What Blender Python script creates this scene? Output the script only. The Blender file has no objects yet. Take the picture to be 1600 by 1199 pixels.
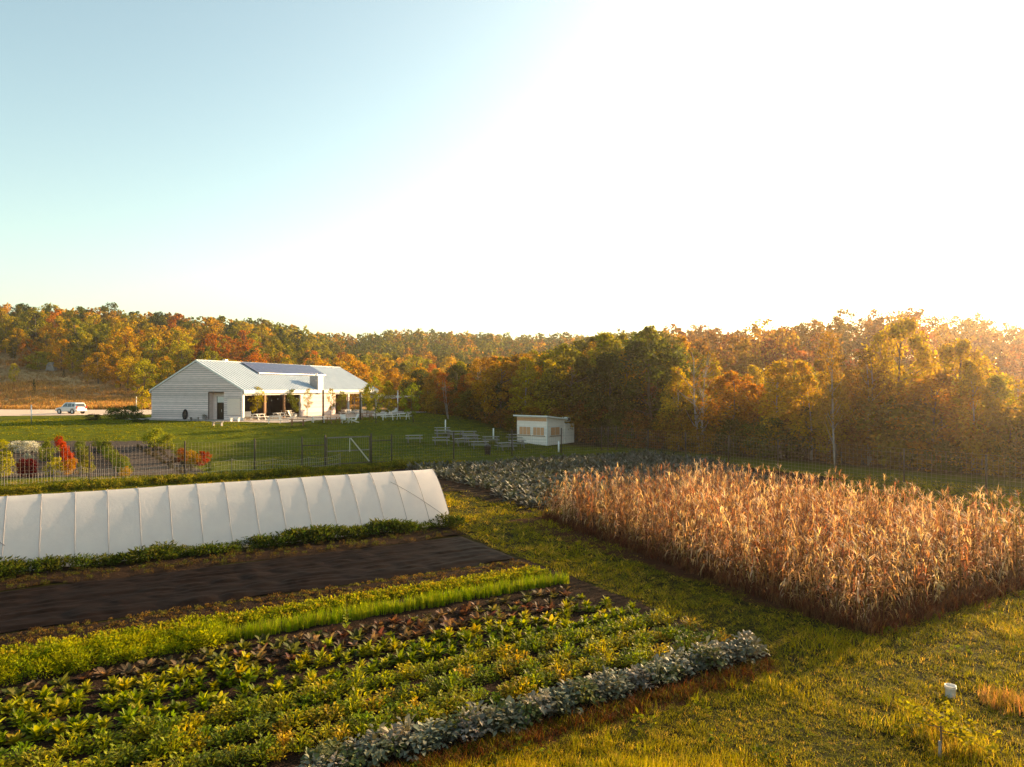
import bpy, math, random
import numpy as np
from mathutils import Vector, Matrix

SC = bpy.context.scene
COL = SC.collection
R = math.radians
rng = np.random.default_rng(11)
random.seed(11)

# ------------------------------------------------------------------ camera, sky, sun, exposure
CAMZ, FPX, HOR = 6.3, 1110.0, 607.0          # camera height over the field, focal length and horizon row of the 1600x1199 photo
cam_data = bpy.data.cameras.new('camera')
cam = bpy.data.objects.new('camera', cam_data)
COL.objects.link(cam)
cam.location = (0, 0, CAMZ)
cam.rotation_euler = (R(90), 0, 0)
cam_data.sensor_width = 36
cam_data.lens = 36 * FPX / 1600
cam_data.shift_y = (HOR - 599.5) / 1600
cam_data.clip_end = 6000
SC.camera = cam

SUN_AZ, SUN_EL = 48.0, 15.0                  # degrees, azimuth clockwise from the view direction
world = bpy.data.worlds.new('World')
SC.world = world
world.use_nodes = True
wn = world.node_tree
bg = wn.nodes['Background']
sky = wn.nodes.new('ShaderNodeTexSky')
sky.sky_type = 'NISHITA'
sky.sun_disc = False
sky.sun_elevation = R(SUN_EL)
sky.sun_rotation = R(SUN_AZ)
sky.altitude = 200
sky.air_density = 1.0
sky.dust_density = 2.0
sky.ozone_density = 1.0
warm = wn.nodes.new('ShaderNodeMix'); warm.data_type = 'RGBA'; warm.blend_type = 'MULTIPLY'; warm.inputs[0].default_value = 1
warm.inputs[7].default_value = (1.06, 1.04, 0.81, 1)      # warm autumn air over the whole sky
wn.links.new(sky.outputs[0], warm.inputs[6])
wn.links.new(warm.outputs[2], bg.inputs[0])
bg.inputs[1].default_value = 0.098

sd = Vector((math.sin(R(SUN_AZ)) * math.cos(R(SUN_EL)), math.cos(R(SUN_AZ)) * math.cos(R(SUN_EL)), math.sin(R(SUN_EL))))
sun_data = bpy.data.lights.new('sun', 'SUN')
sun_data.energy = 5.0
sun_data.angle = R(0.6)
sun_data.color = (1.0, 0.68, 0.36)
sun = bpy.data.objects.new('sun', sun_data)
COL.objects.link(sun)
sun.rotation_euler = sd.to_track_quat('Z', 'Y').to_euler()
sun.location = sd * 300

SC.view_settings.view_transform = 'Standard'
SC.view_settings.look = 'None'
SC.view_settings.exposure = 1.82
SC.view_settings.gamma = 1.0
SC.cycles.max_bounces = 6
SC.cycles.diffuse_bounces = 3
SC.cycles.transmission_bounces = 4
SC.cycles.volume_bounces = 0
SC.cycles.use_denoising = True
SC.cycles.sample_clamp_indirect = 6.0

# ------------------------------------------------------------------ layout helpers
CU, SU = 0.8575, 0.5145                      # the beds run along (CU, SU)
def W(u, v):                                 # field frame -> world
    return CU * u - SU * v, SU * u + CU * v
ROW = math.atan2(SU, CU)

def sstep(a, b, t):
    t = np.clip((np.asarray(t, float) - a) / (b - a), 0, 1)
    return t * t * (3 - 2 * t)

PX = [-400, 0, 130, 230, 310, 430, 490, 560, 640, 700, 800, 880, 960, 1050, 1150, 1230, 1330, 1400, 1450, 1550, 1600, 2000]
SKY = [480, 492, 503, 508, 512, 519, 526, 534, 525, 525, 530, 530, 528, 526, 528, 522, 508, 508, 508, 524, 536, 546]
D0 = [135, 135, 135, 140, 145, 150, 170, 200, 210, 210, 210, 190, 160, 110, 90, 85, 80, 80, 80, 80, 80, 80]
D1 = [300, 300, 300, 310, 320, 345, 400, 470, 500, 500, 500, 480, 400, 280, 210, 190, 180, 180, 180, 180, 180, 180]
AZT = [math.atan((p - 800) / FPX) for p in PX]

def vnoise(x, y, s, seed=0):
    x = np.asarray(x, float) / s; y = np.asarray(y, float) / s
    xi = np.floor(x).astype(np.int64); yi = np.floor(y).astype(np.int64)
    fx = x - xi; fy = y - yi
    fx = fx * fx * (3 - 2 * fx); fy = fy * fy * (3 - 2 * fy)
    def hsh(a, b):
        n = (a * 374761393 + b * 668265263 + seed * 974711) & 0x7fffffff
        n = ((n ^ (n >> 13)) * 1274126177) & 0x7fffffff
        return ((n ^ (n >> 16)) & 0xffff) / 65535.0
    return (hsh(xi, yi) * (1 - fx) + hsh(xi + 1, yi) * fx) * (1 - fy) + (hsh(xi, yi + 1) * (1 - fx) + hsh(xi + 1, yi + 1) * fx) * fy

def hill_t(x, y):
    az = np.clip(np.arctan2(x, y), AZT[0], AZT[-1])
    d = np.hypot(x, y) * np.cos(az)
    d0 = np.interp(az, AZT, D0); d1 = np.interp(az, AZT, D1)
    return d, d0, d1, np.interp(az, AZT, SKY)

def h(x, y):
    x = np.asarray(x, float); y = np.asarray(y, float)
    v = -SU * x + CU * y
    base = 2.3 * sstep(60, 90, v)
    d, d0, d1, s = hill_t(x, y)
    top = CAMZ + (HOR - s) / FPX * d1 - 9.5
    t = sstep(d0, d1, d)
    z = base + np.maximum(top - base, 0) * t
    z = z + (vnoise(x, y, 38, 3) - 0.5) * 5.0 * sstep(0.15, 0.7, t)
    return z

def hz(x, y):
    return float(h(np.array([x]), np.array([y]))[0])

def pix(px, py, dmax=480):                   # a spot of the ground seen at this place of the photo
    ys = np.arange(8, dmax, 0.1)
    xs = (px - 800) / FPX * ys
    f = CAMZ - (py - HOR) / FPX * ys - h(xs, ys)
    i = np.argmax(f < 0)
    return float(xs[i]), float(ys[i]), float(h(xs[i:i+1], ys[i:i+1])[0])

# ------------------------------------------------------------------ materials
def ramp(nt, c):
    n = nt.nodes.new('ShaderNodeRGB'); n.outputs[0].default_value = (*c, 1); return n.outputs[0]

def mat(name, c1, c2=None, rough=0.8, scale=4.0, bump=0.0, bscale=40.0, spec=0.3, metal=0.0, detail=6.0, stretch=None, trans=0.0, attr=None, objvar=0.0):
    m = bpy.data.materials.new(name); m.use_nodes = True
    nt = m.node_tree; b = nt.nodes['Principled BSDF']
    b.inputs['Roughness'].default_value = rough
    b.inputs['Specular IOR Level'].default_value = spec
    b.inputs['Metallic'].default_value = metal
    tc = nt.nodes.new('ShaderNodeTexCoord')
    vec = tc.outputs['Object']
    if stretch:
        mp = nt.nodes.new('ShaderNodeMapping'); mp.inputs['Scale'].default_value = stretch
        nt.links.new(vec, mp.inputs[0]); vec = mp.outputs[0]
    col = ramp(nt, c1)
    if c2 is not None:
        no = nt.nodes.new('ShaderNodeTexNoise'); no.inputs['Scale'].default_value = scale; no.inputs['Detail'].default_value = detail; no.inputs['Roughness'].default_value = 0.65
        nt.links.new(vec, no.inputs['Vector'])
        mr = nt.nodes.new('ShaderNodeMapRange'); mr.inputs[1].default_value = 0.33; mr.inputs[2].default_value = 0.67
        nt.links.new(no.outputs[0], mr.inputs[0])
        mx = nt.nodes.new('ShaderNodeMix'); mx.data_type = 'RGBA'
        nt.links.new(mr.outputs[0], mx.inputs[0]); nt.links.new(col, mx.inputs[6]); mx.inputs[7].default_value = (*c2, 1)
        col = mx.outputs[2]
    if objvar:
        oi = nt.nodes.new('ShaderNodeObjectInfo'); mo = nt.nodes.new('ShaderNodeMapRange'); mo.inputs[3].default_value = 1 - objvar; mo.inputs[4].default_value = 1 + objvar * .4
        nt.links.new(oi.outputs['Random'], mo.inputs[0])
        vs = nt.nodes.new('ShaderNodeVectorMath'); vs.operation = 'SCALE'
        nt.links.new(col, vs.inputs[0]); nt.links.new(mo.outputs[0], vs.inputs['Scale']); col = vs.outputs[0]
    nt.links.new(col, b.inputs['Base Color'])
    if bump:
        nb = nt.nodes.new('ShaderNodeTexNoise'); nb.inputs['Scale'].default_value = bscale; nb.inputs['Detail'].default_value = 5
        nt.links.new(vec, nb.inputs['Vector'])
        bp = nt.nodes.new('ShaderNodeBump'); bp.inputs['Strength'].default_value = min(1, bump); bp.inputs['Distance'].default_value = 0.1 * max(1, bump)
        nt.links.new(nb.outputs[0], bp.inputs['Height']); nt.links.new(bp.outputs[0], b.inputs['Normal'])
    if trans:
        tr = nt.nodes.new('ShaderNodeBsdfTranslucent'); nt.links.new(col, tr.inputs[0])
        ms = nt.nodes.new('ShaderNodeMixShader'); ms.inputs[0].default_value = trans
        nt.links.new(b.outputs[0], ms.inputs[1]); nt.links.new(tr.outputs[0], ms.inputs[2])
        nt.links.new(ms.outputs[0], nt.nodes['Material Output'].inputs[0])
    return m

def leafmat(name, trans=0.42, var=0.5, hue=0.018, rough=0.75, spec=0.06, attr=False):
    m = bpy.data.materials.new(name); m.use_nodes = True
    nt = m.node_tree; b = nt.nodes['Principled BSDF']
    b.inputs['Roughness'].default_value = rough; b.inputs['Specular IOR Level'].default_value = spec
    if attr:
        a = nt.nodes.new('ShaderNodeAttribute'); a.attribute_name = 'tint'; src = a.outputs['Color']
    else:
        a = nt.nodes.new('ShaderNodeObjectInfo'); src = a.outputs['Color']
    g = nt.nodes.new('ShaderNodeNewGeometry')
    hs = nt.nodes.new('ShaderNodeHueSaturation')
    m1 = nt.nodes.new('ShaderNodeMapRange'); m1.inputs[3].default_value = 0.5 - hue; m1.inputs[4].default_value = 0.5 + hue
    m2 = nt.nodes.new('ShaderNodeMapRange'); m2.inputs[3].default_value = 0.70 * (1 - var); m2.inputs[4].default_value = 0.70 * (1 + var); hs.inputs['Saturation'].default_value = 1.12
    nt.links.new(g.outputs['Random Per Island'], m1.inputs[0])
    wn_ = nt.nodes.new('ShaderNodeTexWhiteNoise'); wn_.noise_dimensions = '1D'
    nt.links.new(g.outputs['Random Per Island'], wn_.inputs['W'])
    nt.links.new(wn_.outputs['Value'], m2.inputs[0])
    nt.links.new(src, hs.inputs['Color']); nt.links.new(m1.outputs[0], hs.inputs['Hue']); nt.links.new(m2.outputs[0], hs.inputs['Value'])
    nt.links.new(hs.outputs[0], b.inputs['Base Color'])
    tr = nt.nodes.new('ShaderNodeBsdfTranslucent')
    gm = nt.nodes.new('ShaderNodeMix'); gm.data_type = 'RGBA'; gm.blend_type = 'MULTIPLY'; gm.inputs[0].default_value = 1
    nt.links.new(hs.outputs[0], gm.inputs[6]); gm.inputs[7].default_value = (1.35, 1.25, 0.6, 1)
    nt.links.new(gm.outputs[2], tr.inputs[0])
    ms = nt.nodes.new('ShaderNodeMixShader'); ms.inputs[0].default_value = trans
    nt.links.new(b.outputs[0], ms.inputs[1]); nt.links.new(tr.outputs[0], ms.inputs[2])
    nt.links.new(ms.outputs[0], nt.nodes['Material Output'].inputs[0])
    return m

M = {}
M['leaf'] = leafmat('leaf')
M['leaf_tint'] = leafmat('leaf_tint', attr=True)
M['grass_tint'] = leafmat('grass_tint', trans=0.45, var=0.4, hue=0.02, attr=True)
M['veg'] = leafmat('vegetable_leaf', trans=0.5, var=0.68, hue=0.022, rough=0.55, spec=0.14)
M['silver'] = leafmat('silver_leaf', trans=0.2, var=0.35, hue=0.03, rough=0.6, spec=0.15)
M['dry'] = leafmat('dry_leaf', trans=0.4, var=0.5, hue=0.02, rough=0.6, spec=0.15)
M['dry_tint'] = leafmat('dry_leaf_tint', trans=0.4, var=0.5, hue=0.02, rough=0.6, spec=0.15, attr=True)
M['bark'] = mat('bark', (0.09, 0.065, 0.045), (0.16, 0.12, 0.09), 0.9, 6, 0.5, 30)
M['birch'] = mat('birch_bark', (0.40, 0.35, 0.31), (0.15, 0.12, 0.10), 0.8, 3.0, 0.3, 20, stretch=(1, 1, 0.6))
M['soil'] = mat('soil', (0.014, 0.009, 0.006), (0.034, 0.020, 0.013), 0.95, 3, 1.0, 22, spec=0.03)
M['redsoil'] = mat('reddish_soil', (0.05, 0.018, 0.010), (0.085, 0.034, 0.016), 0.95, 5, 1.0, 25, spec=0.03)
M['tarp'] = mat('black_tarp', (0.0055, 0.0036, 0.003), (0.013, 0.008, 0.0065), 0.6, 1.2, 0.1, 9, spec=0.02)
M['plastic'] = mat('tunnel_plastic', (0.86, 0.83, 0.82), (0.80, 0.77, 0.77), 0.5, 1.5, 0.08, 9, spec=0.25, trans=0.5)
M['rib'] = mat('tunnel_rib', (0.24, 0.23, 0.25), None, 0.5)
M['gravel'] = mat('gravel', (0.34, 0.29, 0.25), (0.48, 0.40, 0.34), 0.95, 2.5, 0.6, 60)
M['road'] = mat('gravel_road', (0.46, 0.36, 0.29), (0.58, 0.46, 0.37), 0.95, 0.5, 0.4, 30)
M['mulch'] = mat('mulch', (0.028, 0.019, 0.015), (0.06, 0.042, 0.034), 0.95, 4, 0.8, 50)
M['siding'] = mat('white_siding', (0.86, 0.69, 0.65), (0.70, 0.56, 0.53), 0.75, 1.3, 0.2, 30, stretch=(1, 1, 4), objvar=0.2)
M['white'] = mat('white_paint', (0.8, 0.78, 0.74), (0.72, 0.69, 0.65), 0.6, 2.0)
M['roof'] = mat('pale_metal_roof', (0.40, 0.47, 0.55), (0.34, 0.41, 0.49), 0.5, 0.6, spec=0.35)
M['solar'] = mat('solar_glass', (0.035, 0.032, 0.075), (0.05, 0.045, 0.10), 0.18, 3.0, spec=0.6)
M['alu'] = mat('aluminium', (0.6, 0.6, 0.62), None, 0.4, metal=0.8)
M['dark'] = mat('dark_interior', (0.03, 0.022, 0.018), (0.05, 0.035, 0.028), 0.9, 2)
M['glass'] = mat('door_glass', (0.03, 0.022, 0.02), None, 0.12, spec=0.6)
M['wood'] = mat('brown_wood', (0.22, 0.11, 0.05), (0.32, 0.17, 0.08), 0.7, 5, stretch=(6, 6, 1))
M['greywood'] = mat('weathered_wood', (0.16, 0.14, 0.13), (0.24, 0.21, 0.19), 0.85, 5, 0.3, 30)
M['tabletop'] = mat('pale_table_wood', (0.30, 0.28, 0.26), (0.22, 0.20, 0.19), 0.7, 4)
M['darkwood'] = mat('dark_wood', (0.07, 0.05, 0.04), (0.11, 0.08, 0.06), 0.8, 5)
M['chimney_shade'] = mat('chimney_shade_grey', (0.45, 0.40, 0.38), (0.33, 0.29, 0.28), 0.85, 6, 0.4, 30)  # shade on the white chimney's unlit sides, painted as grey
M['post'] = mat('fence_post', (0.045, 0.035, 0.03), (0.08, 0.06, 0.05), 0.85, 4)
M['wire'] = mat('wire', (0.30, 0.25, 0.22), None, 0.6, metal=0.3)
M['string'] = mat('white_string', (0.5, 0.46, 0.40), None, 0.7)
M['carpaint'] = mat('silver_car_paint', (0.66, 0.67, 0.69), None, 0.25, spec=0.6, metal=0.2)
M['rubber'] = mat('rubber', (0.02, 0.02, 0.022), None, 0.85)
M['carglass'] = mat('car_glass', (0.02, 0.022, 0.03), None, 0.08, spec=0.7)
M['redlamp'] = mat('red_lamp', (0.45, 0.02, 0.02), None, 0.3)
M['reflection_orange'] = mat('pane_reflection_orange', (0.66, 0.34, 0.17), (0.52, 0.27, 0.14), 0.45, 8)  # peach reflection of the window panes put into their base colour
M['stone'] = mat('stone', (0.22, 0.2, 0.19), (0.34, 0.31, 0.29), 0.9, 2, 0.6, 12)
M['bucket'] = mat('white_bucket_plastic', (0.8, 0.78, 0.75), None, 0.4, trans=0.25)
M['black'] = mat('black_metal', (0.02, 0.018, 0.018), None, 0.5)
M['cream'] = mat('cream_slat', (0.88, 0.74, 0.64), None, 0.6)
M['shedwall'] = mat('shed_siding', (0.92, 0.80, 0.72), (0.82, 0.70, 0.62), 0.7, 1.5, 0.15, 30, objvar=0.12)
M['sail'] = mat('shade_sail', (0.62, 0.52, 0.42), None, 0.8, trans=0.4)
M['bulb'] = mat('bulb_glass', (0.8, 0.78, 0.7), None, 0.2)

# ------------------------------------------------------------------ object helpers
def finish(o, label=None, cat=None, group=None, kind=None):
    if label: o['label'] = label
    if cat: o['category'] = cat
    if group: o['group'] = group
    if kind: o['kind'] = kind
    return o

def obj(name, data, parent=None, loc=None, rz=None, sc=None, color=None, **kw):
    o = bpy.data.objects.new(name, data)
    COL.objects.link(o)
    if parent is not None: o.parent = parent
    if loc is not None: o.location = loc
    if rz is not None: o.rotation_euler = (0, 0, rz)
    if sc is not None: o.scale = (sc, sc, sc) if np.isscalar(sc) else sc
    if color is not None: o.color = (*color, 1)
    return finish(o, **kw)

def empty(name, loc, rz=0, **kw):
    o = obj(name, None, loc=loc, rz=rz, **kw); o.empty_display_size = 0.2; return o

def npmesh(name, V, F, m, tint=None, smooth=False):
    V = np.asarray(V, np.float32); F = np.asarray(F, np.int32)
    me = bpy.data.meshes.new(name)
    k = F.shape[1]
    me.vertices.add(len(V)); me.vertices.foreach_set('co', V.ravel())
    me.loops.add(F.size); me.loops.foreach_set('vertex_index', F.ravel())
    me.polygons.add(len(F))
    me.polygons.foreach_set('loop_start', np.arange(0, F.size, k, dtype=np.int32))
    me.polygons.foreach_set('loop_total', np.full(len(F), k, np.int32))
    me.polygons.foreach_set('use_smooth', np.full(len(F), smooth, bool))
    me.update(calc_edges=True)
    if tint is not None:
        a = me.color_attributes.new('tint', 'FLOAT_COLOR', 'POINT')
        c = np.ones((len(V), 4), np.float32); c[:, :3] = tint
        a.data.foreach_set('color', c.ravel())
    me.materials.append(m)
    return me

def scatter(bases, T, rz, s, tint=None, tilt=None):
    """copies of (V, F) archetypes joined into one set of arrays"""
    N = len(T); which = rng.integers(0, len(bases), N)
    Vs, Fs, Ts, off = [], [], [], 0
    s = np.asarray(s, float)
    if s.ndim == 1: s = np.repeat(s[:, None], 3, 1)
    for k, (bV, bF) in enumerate(bases):
        ix = np.where(which == k)[0]
        if not len(ix): continue
        P = bV[None] * s[ix][:, None, :]
        if tilt is not None:
            P = P.copy()
            P[..., 0] += P[..., 2] * tilt[ix][:, 0:1]; P[..., 1] += P[..., 2] * tilt[ix][:, 1:2]
        c, si = np.cos(rz[ix])[:, None], np.sin(rz[ix])[:, None]
        X = P[..., 0] * c - P[..., 1] * si; Y = P[..., 0] * si + P[..., 1] * c
        P = np.stack([X, Y, P[..., 2]], -1) + T[ix][:, None, :]
        n = len(bV)
        Vs.append(P.reshape(-1, 3))
        Fs.append((bF[None] + (np.arange(len(ix)) * n)[:, None, None] + off).reshape(-1, bF.shape[1]))
        if tint is not None: Ts.append(np.repeat(tint[ix], n, 0))
        off += len(ix) * n
    return np.concatenate(Vs), np.concatenate(Fs), (np.concatenate(Ts) if tint is not None else None)

class MB:
    def __init__(s): s.V, s.F = [], []
    def box(s, x0, x1, y0, y1, z0, z1):
        i = len(s.V)
        s.V += [(x0,y0,z0),(x1,y0,z0),(x1,y1,z0),(x0,y1,z0),(x0,y0,z1),(x1,y0,z1),(x1,y1,z1),(x0,y1,z1)]
        s.F += [(i,i+3,i+2,i+1),(i+4,i+5,i+6,i+7),(i,i+1,i+5,i+4),(i+1,i+2,i+6,i+5),(i+2,i+3,i+7,i+6),(i+3,i,i+4,i+7)]
        return s
    def bar(s, p, q, w, t=None, up=(0, 0, 1)):
        p, q = Vector(p), Vector(q); t = t or w; d = (q - p).normalized(); up = Vector(up)
        if abs(d.dot(up)) > 0.98: up = Vector((1, 0, 0))
        a = d.cross(up).normalized() * w / 2; b = a.cross(d).normalized() * t / 2
        i = len(s.V)
        for c in (p, q): s.V += [tuple(c - a - b), tuple(c + a - b), tuple(c + a + b), tuple(c - a + b)]
        s.F += [(i,i+1,i+2,i+3),(i+7,i+6,i+5,i+4),(i,i+4,i+5,i+1),(i+1,i+5,i+6,i+2),(i+2,i+6,i+7,i+3),(i+3,i+7,i+4,i)]
        return s
    def tube(s, pts, rad, n=6, cap=True):
        pts = [Vector(p) for p in pts]; rad = rad if hasattr(rad, '__len__') else [rad] * len(pts)
        rings = []
        for k, p in enumerate(pts):
            d = (pts[min(k+1, len(pts)-1)] - pts[max(k-1, 0)]).normalized()
            up = Vector((0, 0, 1)) if abs(d.z) < 0.95 else Vector((1, 0, 0))
            a = d.cross(up).normalized(); b = a.cross(d)
            i = len(s.V); rings.append(i)
            for j in range(n):
                t = 2 * math.pi * j / n
                s.V.append(tuple(p + (a * math.cos(t) + b * math.sin(t)) * rad[k]))
        for i0, i1 in zip(rings, rings[1:]):
            for j in range(n): s.F.append((i0+j, i0+(j+1) % n, i1+(j+1) % n, i1+j))
        if cap:
            s.F.append(tuple(rings[0] + j for j in range(n))[::-1]); s.F.append(tuple(rings[-1] + j for j in range(n)))
        return s
    def lathe(s, prof, n=20, c=(0, 0), close=True):
        rings = []
        for r_, z in prof:
            i = len(s.V); rings.append(i)
            for j in range(n):
                t = 2 * math.pi * j / n; s.V.append((c[0] + r_ * math.cos(t), c[1] + r_ * math.sin(t), z))
        for i0, i1 in zip(rings, rings[1:]):
            for j in range(n): s.F.append((i0+j, i0+(j+1) % n, i1+(j+1) % n, i1+j))
        if close: s.F.append(tuple(rings[0] + j for j in range(n))[::-1]); s.F.append(tuple(rings[-1] + j for j in range(n)))
        return s
    def prism(s, poly, f0, f1):              # poly of 2D points; f0/f1 map to the two 3D caps
        i = len(s.V); n = len(poly)
        s.V += [f0(*p) for p in poly] + [f1(*p) for p in poly]
        s.F += [tuple(i + k for k in range(n))[::-1], tuple(i + n + k for k in range(n))]
        s.F += [(i+k, i+(k+1) % n, i+n+(k+1) % n, i+n+k) for k in range(n)]
        return s
    def mesh(s, name, m, smooth=False):
        me = bpy.data.meshes.new(name); me.from_pydata([tuple(map(float, v)) for v in s.V], [], s.F)
        if smooth:
            for p in me.polygons: p.use_smooth = True
        me.materials.append(m); me.update(); return me
    def build(s, name, m, parent=None, smooth=False, **kw):
        return obj(name, s.mesh(name, m, smooth), parent, **kw)

# ------------------------------------------------------------------ ground
def ground_mesh():
    rad = [0.0] + list(np.geomspace(2.0, 900, 220))
    ang = np.concatenate([np.arange(-180, -56, 5.0), np.arange(-56, 56, 0.6), np.arange(56, 180, 5.0)])
    A, Rr = np.meshgrid(np.radians(ang), rad)
    x = Rr * np.sin(A); y = Rr * np.cos(A)
    z = h(x, y) - 0.0
    n = len(ang); V = np.stack([x, y, z], -1).reshape(-1, 3)
    F = []
    i, j = np.meshgrid(np.arange(1, len(rad) - 1), np.arange(n), indexing='ij')
    a = i * n + j; b = i * n + (j + 1) % n
    F = np.stack([a, b, b + n, a + n], -1).reshape(-1, 4)
    c = np.array([[0, n + k, n + (k + 1) % n, n + (k + 1) % n] for k in range(0)], np.int32).reshape(-1, 4)
    # colours of the ground cover: mown lawn, dry meadow, leaf litter
    xf, yf = V[:, 0], V[:, 1]
    d, d0, d1, s = hill_t(xf, yf)
    lawn = np.array([0.066, 0.084, 0.005]); dry = np.array([0.46, 0.29, 0.13]); floor = np.array([0.045, 0.028, 0.014])
    n1 = vnoise(xf, yf, 9, 1); n2 = vnoise(xf, yf, 2.5, 2)
    cl = lawn * (0.75 + 0.5 * n1[:, None]) + np.array([0.035, 0.022, 0.002]) * (n2[:, None] ** 2)
    t_m = sstep(-4, 6, d - np.minimum(d0, 133) + (n1 - 0.5) * 6) * (np.arctan2(xf, yf) < math.atan((700 - 800) / FPX))
    col = cl * (1 - t_m[:, None]) + dry * (0.6 + 0.7 * n1[:, None] * n2[:, None]) * t_m[:, None]
    wd = wood_depth(xf, yf)
    t_w = np.maximum(sstep(-1.5, 2.5, wd + (n2 - 0.5) * 3), sstep(0.55, 0.7, (d - d0) / (d1 - d0)))
    col = col * (1 - t_w[:, None]) + floor * t_w[:, None]
    rr = np.hypot(xf, yf); vv = -SU * xf + CU * yf
    th = (1 - sstep(40, 58, rr)) * (vv < 58)                 # thatch under the field grass, its colour darkened for shade among the tufts
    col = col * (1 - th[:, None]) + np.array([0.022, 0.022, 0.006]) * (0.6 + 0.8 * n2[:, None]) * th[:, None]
    return npmesh('ground', V, F, M['ground'], tint=col, smooth=True)

EDGE = [(-30, 150), (-17, 122), (-2.7, 88), (7, 77), (13, 74.5), (19, 67), (25, 59.5), (31, 53), (38, 45.5)]
def wood_depth(x, y):
    """signed distance behind the edge of the wood (positive inside)"""
    x = np.asarray(x, float); y = np.asarray(y, float)
    best = np.full(x.shape, 1e9); sign = np.ones(x.shape)
    for (ax, ay), (bx, by) in zip(EDGE, EDGE[1:]):
        dx, dy = bx - ax, by - ay; L2 = dx * dx + dy * dy
        t = np.clip(((x - ax) * dx + (y - ay) * dy) / L2, 0, 1)
        q = np.hypot(x - ax - t * dx, y - ay - t * dy)
        side = np.where((x - ax) * (-dy) + (y - ay) * dx > 0, 1.0, -1.0)
        m_ = q < best - 1e-9
        best = np.where(m_, q, best); sign = np.where(m_, side, sign)
    return best * sign

def ground_material():
    m = bpy.data.materials.new('ground_cover'); m.use_nodes = True
    nt = m.node_tree; b = nt.nodes['Principled BSDF']; b.inputs['Roughness'].default_value = 0.95; b.inputs['Specular IOR Level'].default_value = 0.02
    a = nt.nodes.new('ShaderNodeAttribute'); a.attribute_name = 'tint'
    tc = nt.nodes.new('ShaderNodeTexCoord')
    n1 = nt.nodes.new('ShaderNodeTexNoise'); n1.inputs['Scale'].default_value = 1.1; n1.inputs['Detail'].default_value = 9; n1.inputs['Roughness'].default_value = 0.75
    nt.links.new(tc.outputs['Object'], n1.inputs['Vector'])
    mr = nt.nodes.new('ShaderNodeMapRange'); mr.inputs[1].default_value = 0.25; mr.inputs[2].default_value = 0.75; mr.inputs[3].default_value = 0.45; mr.inputs[4].default_value = 1.6
    nt.links.new(n1.outputs[0], mr.inputs[0])
    mx = nt.nodes.new('ShaderNodeVectorMath'); mx.operation = 'SCALE'
    nt.links.new(a.outputs['Color'], mx.inputs[0]); nt.links.new(mr.outputs[0], mx.inputs['Scale'])
    nt.links.new(mx.outputs[0], b.inputs['Base Color'])
    n2 = nt.nodes.new('ShaderNodeTexNoise'); n2.inputs['Scale'].default_value = 5; n2.inputs['Detail'].default_value = 8; n2.inputs['Roughness'].default_value = 0.7
    nt.links.new(tc.outputs['Object'], n2.inputs['Vector'])
    bp = nt.nodes.new('ShaderNodeBump'); bp.inputs['Strength'].default_value = 0.8; bp.inputs['Distance'].default_value = 0.25
    nt.links.new(n2.outputs[0], bp.inputs['Height']); nt.links.new(bp.outputs[0], b.inputs['Normal'])
    return m
M['ground'] = ground_material()
obj('ground', ground_mesh(), label='mown green lawn running into dry meadow and wooded hillside', kind='structure')

def sheet(name, u0, u1, v0, v1, z, amp, m, step=0.25, ragged=0.25, label=None, kind='structure', seed=5, furrow=0.0, fs=0.9, folds=0.0, **kw):
    """a bed of the field: a fine grid with a ragged outline, following the ground"""
    us = np.linspace(u0, u1, max(3, int((u1 - u0) / step))); vs = np.linspace(v0, v1, max(3, int((v1 - v0) / step)))
    U, Vv = np.meshgrid(us, vs)
    eu = np.minimum(U - u0, u1 - U); ev = np.minimum(Vv - v0, v1 - Vv)
    U2 = U + (vnoise(Vv, U * 0, 0.9, seed) - 0.5) * 2 * ragged * (eu < 0.01)
    V2 = Vv + (vnoise(U, Vv * 0, 0.9, seed + 1) - 0.5) * 2 * ragged * (ev < 0.01)
    x, y = W(U2, V2)
    e = np.minimum(eu, ev)
    Z = h(x, y) + z * np.clip(e / 0.5, 0, 1) + 0.012 + amp * (vnoise(x, y, 0.35, seed) + 0.6 * vnoise(x, y, 0.15, seed + 2)) * np.clip(e / 0.4, 0, 1)
    if folds:
        Z = Z + folds * np.clip(e / 0.3, 0, 1) * (np.abs(vnoise(U * .35, Vv * 1.0, .34, 81) - .5) * 1.6 + .5 * np.abs(vnoise(U * .6 + Vv * .5, Vv, .22, 82) - .5) + .7 * np.abs(vnoise(U, Vv * .3, .8, 83) - .5))
    if furrow: Z = Z + furrow * np.cos(2 * math.pi * (Vv - v0) / fs) * np.clip(e / 0.4, 0, 1)
    n = len(us); V = np.stack([x, y, Z], -1).reshape(-1, 3)
    i, j = np.meshgrid(np.arange(len(vs) - 1), np.arange(n - 1), indexing='ij'); a = i * n + j
    F = np.stack([a, a + 1, a + 1 + n, a + n], -1).reshape(-1, 4)
    return obj(name, npmesh(name, V, F, m, smooth=True), label=label, kind=kind, **kw)

sheet('vegetable_bed_soil', -14, 13.9, 11.0, 22.1, 0.02, 0.05, M['soil'], 0.12, label='dark brown soil of the vegetable rows')
sheet('bare_soil_strip', -2, 13.4, 10.35, 10.95, 0.01, 0.04, M['redsoil'], 0.12, 0.2, label='reddish bare soil strip beside the silver leaved row')
sheet('corn_field_soil', 17.0, 31.2, 10.8, 29.2, 0.01, 0.04, M['redsoil'], 0.25, 0.35, label='reddish soil under the dry corn')
sheet('cabbage_field_soil', 19.0, 45, 30.5, 51.8, 0.01, 0.05, M['soil'], 0.3, 0.5, label='brown soil of the grey green brassica plot')
sheet('tunnel_edge_soil', -14, 14.2, 27.0, 29.5, 0.01, 0.05, M['soil'], 0.2, 0.3, label='bare soil strip along the white tunnel')

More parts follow.
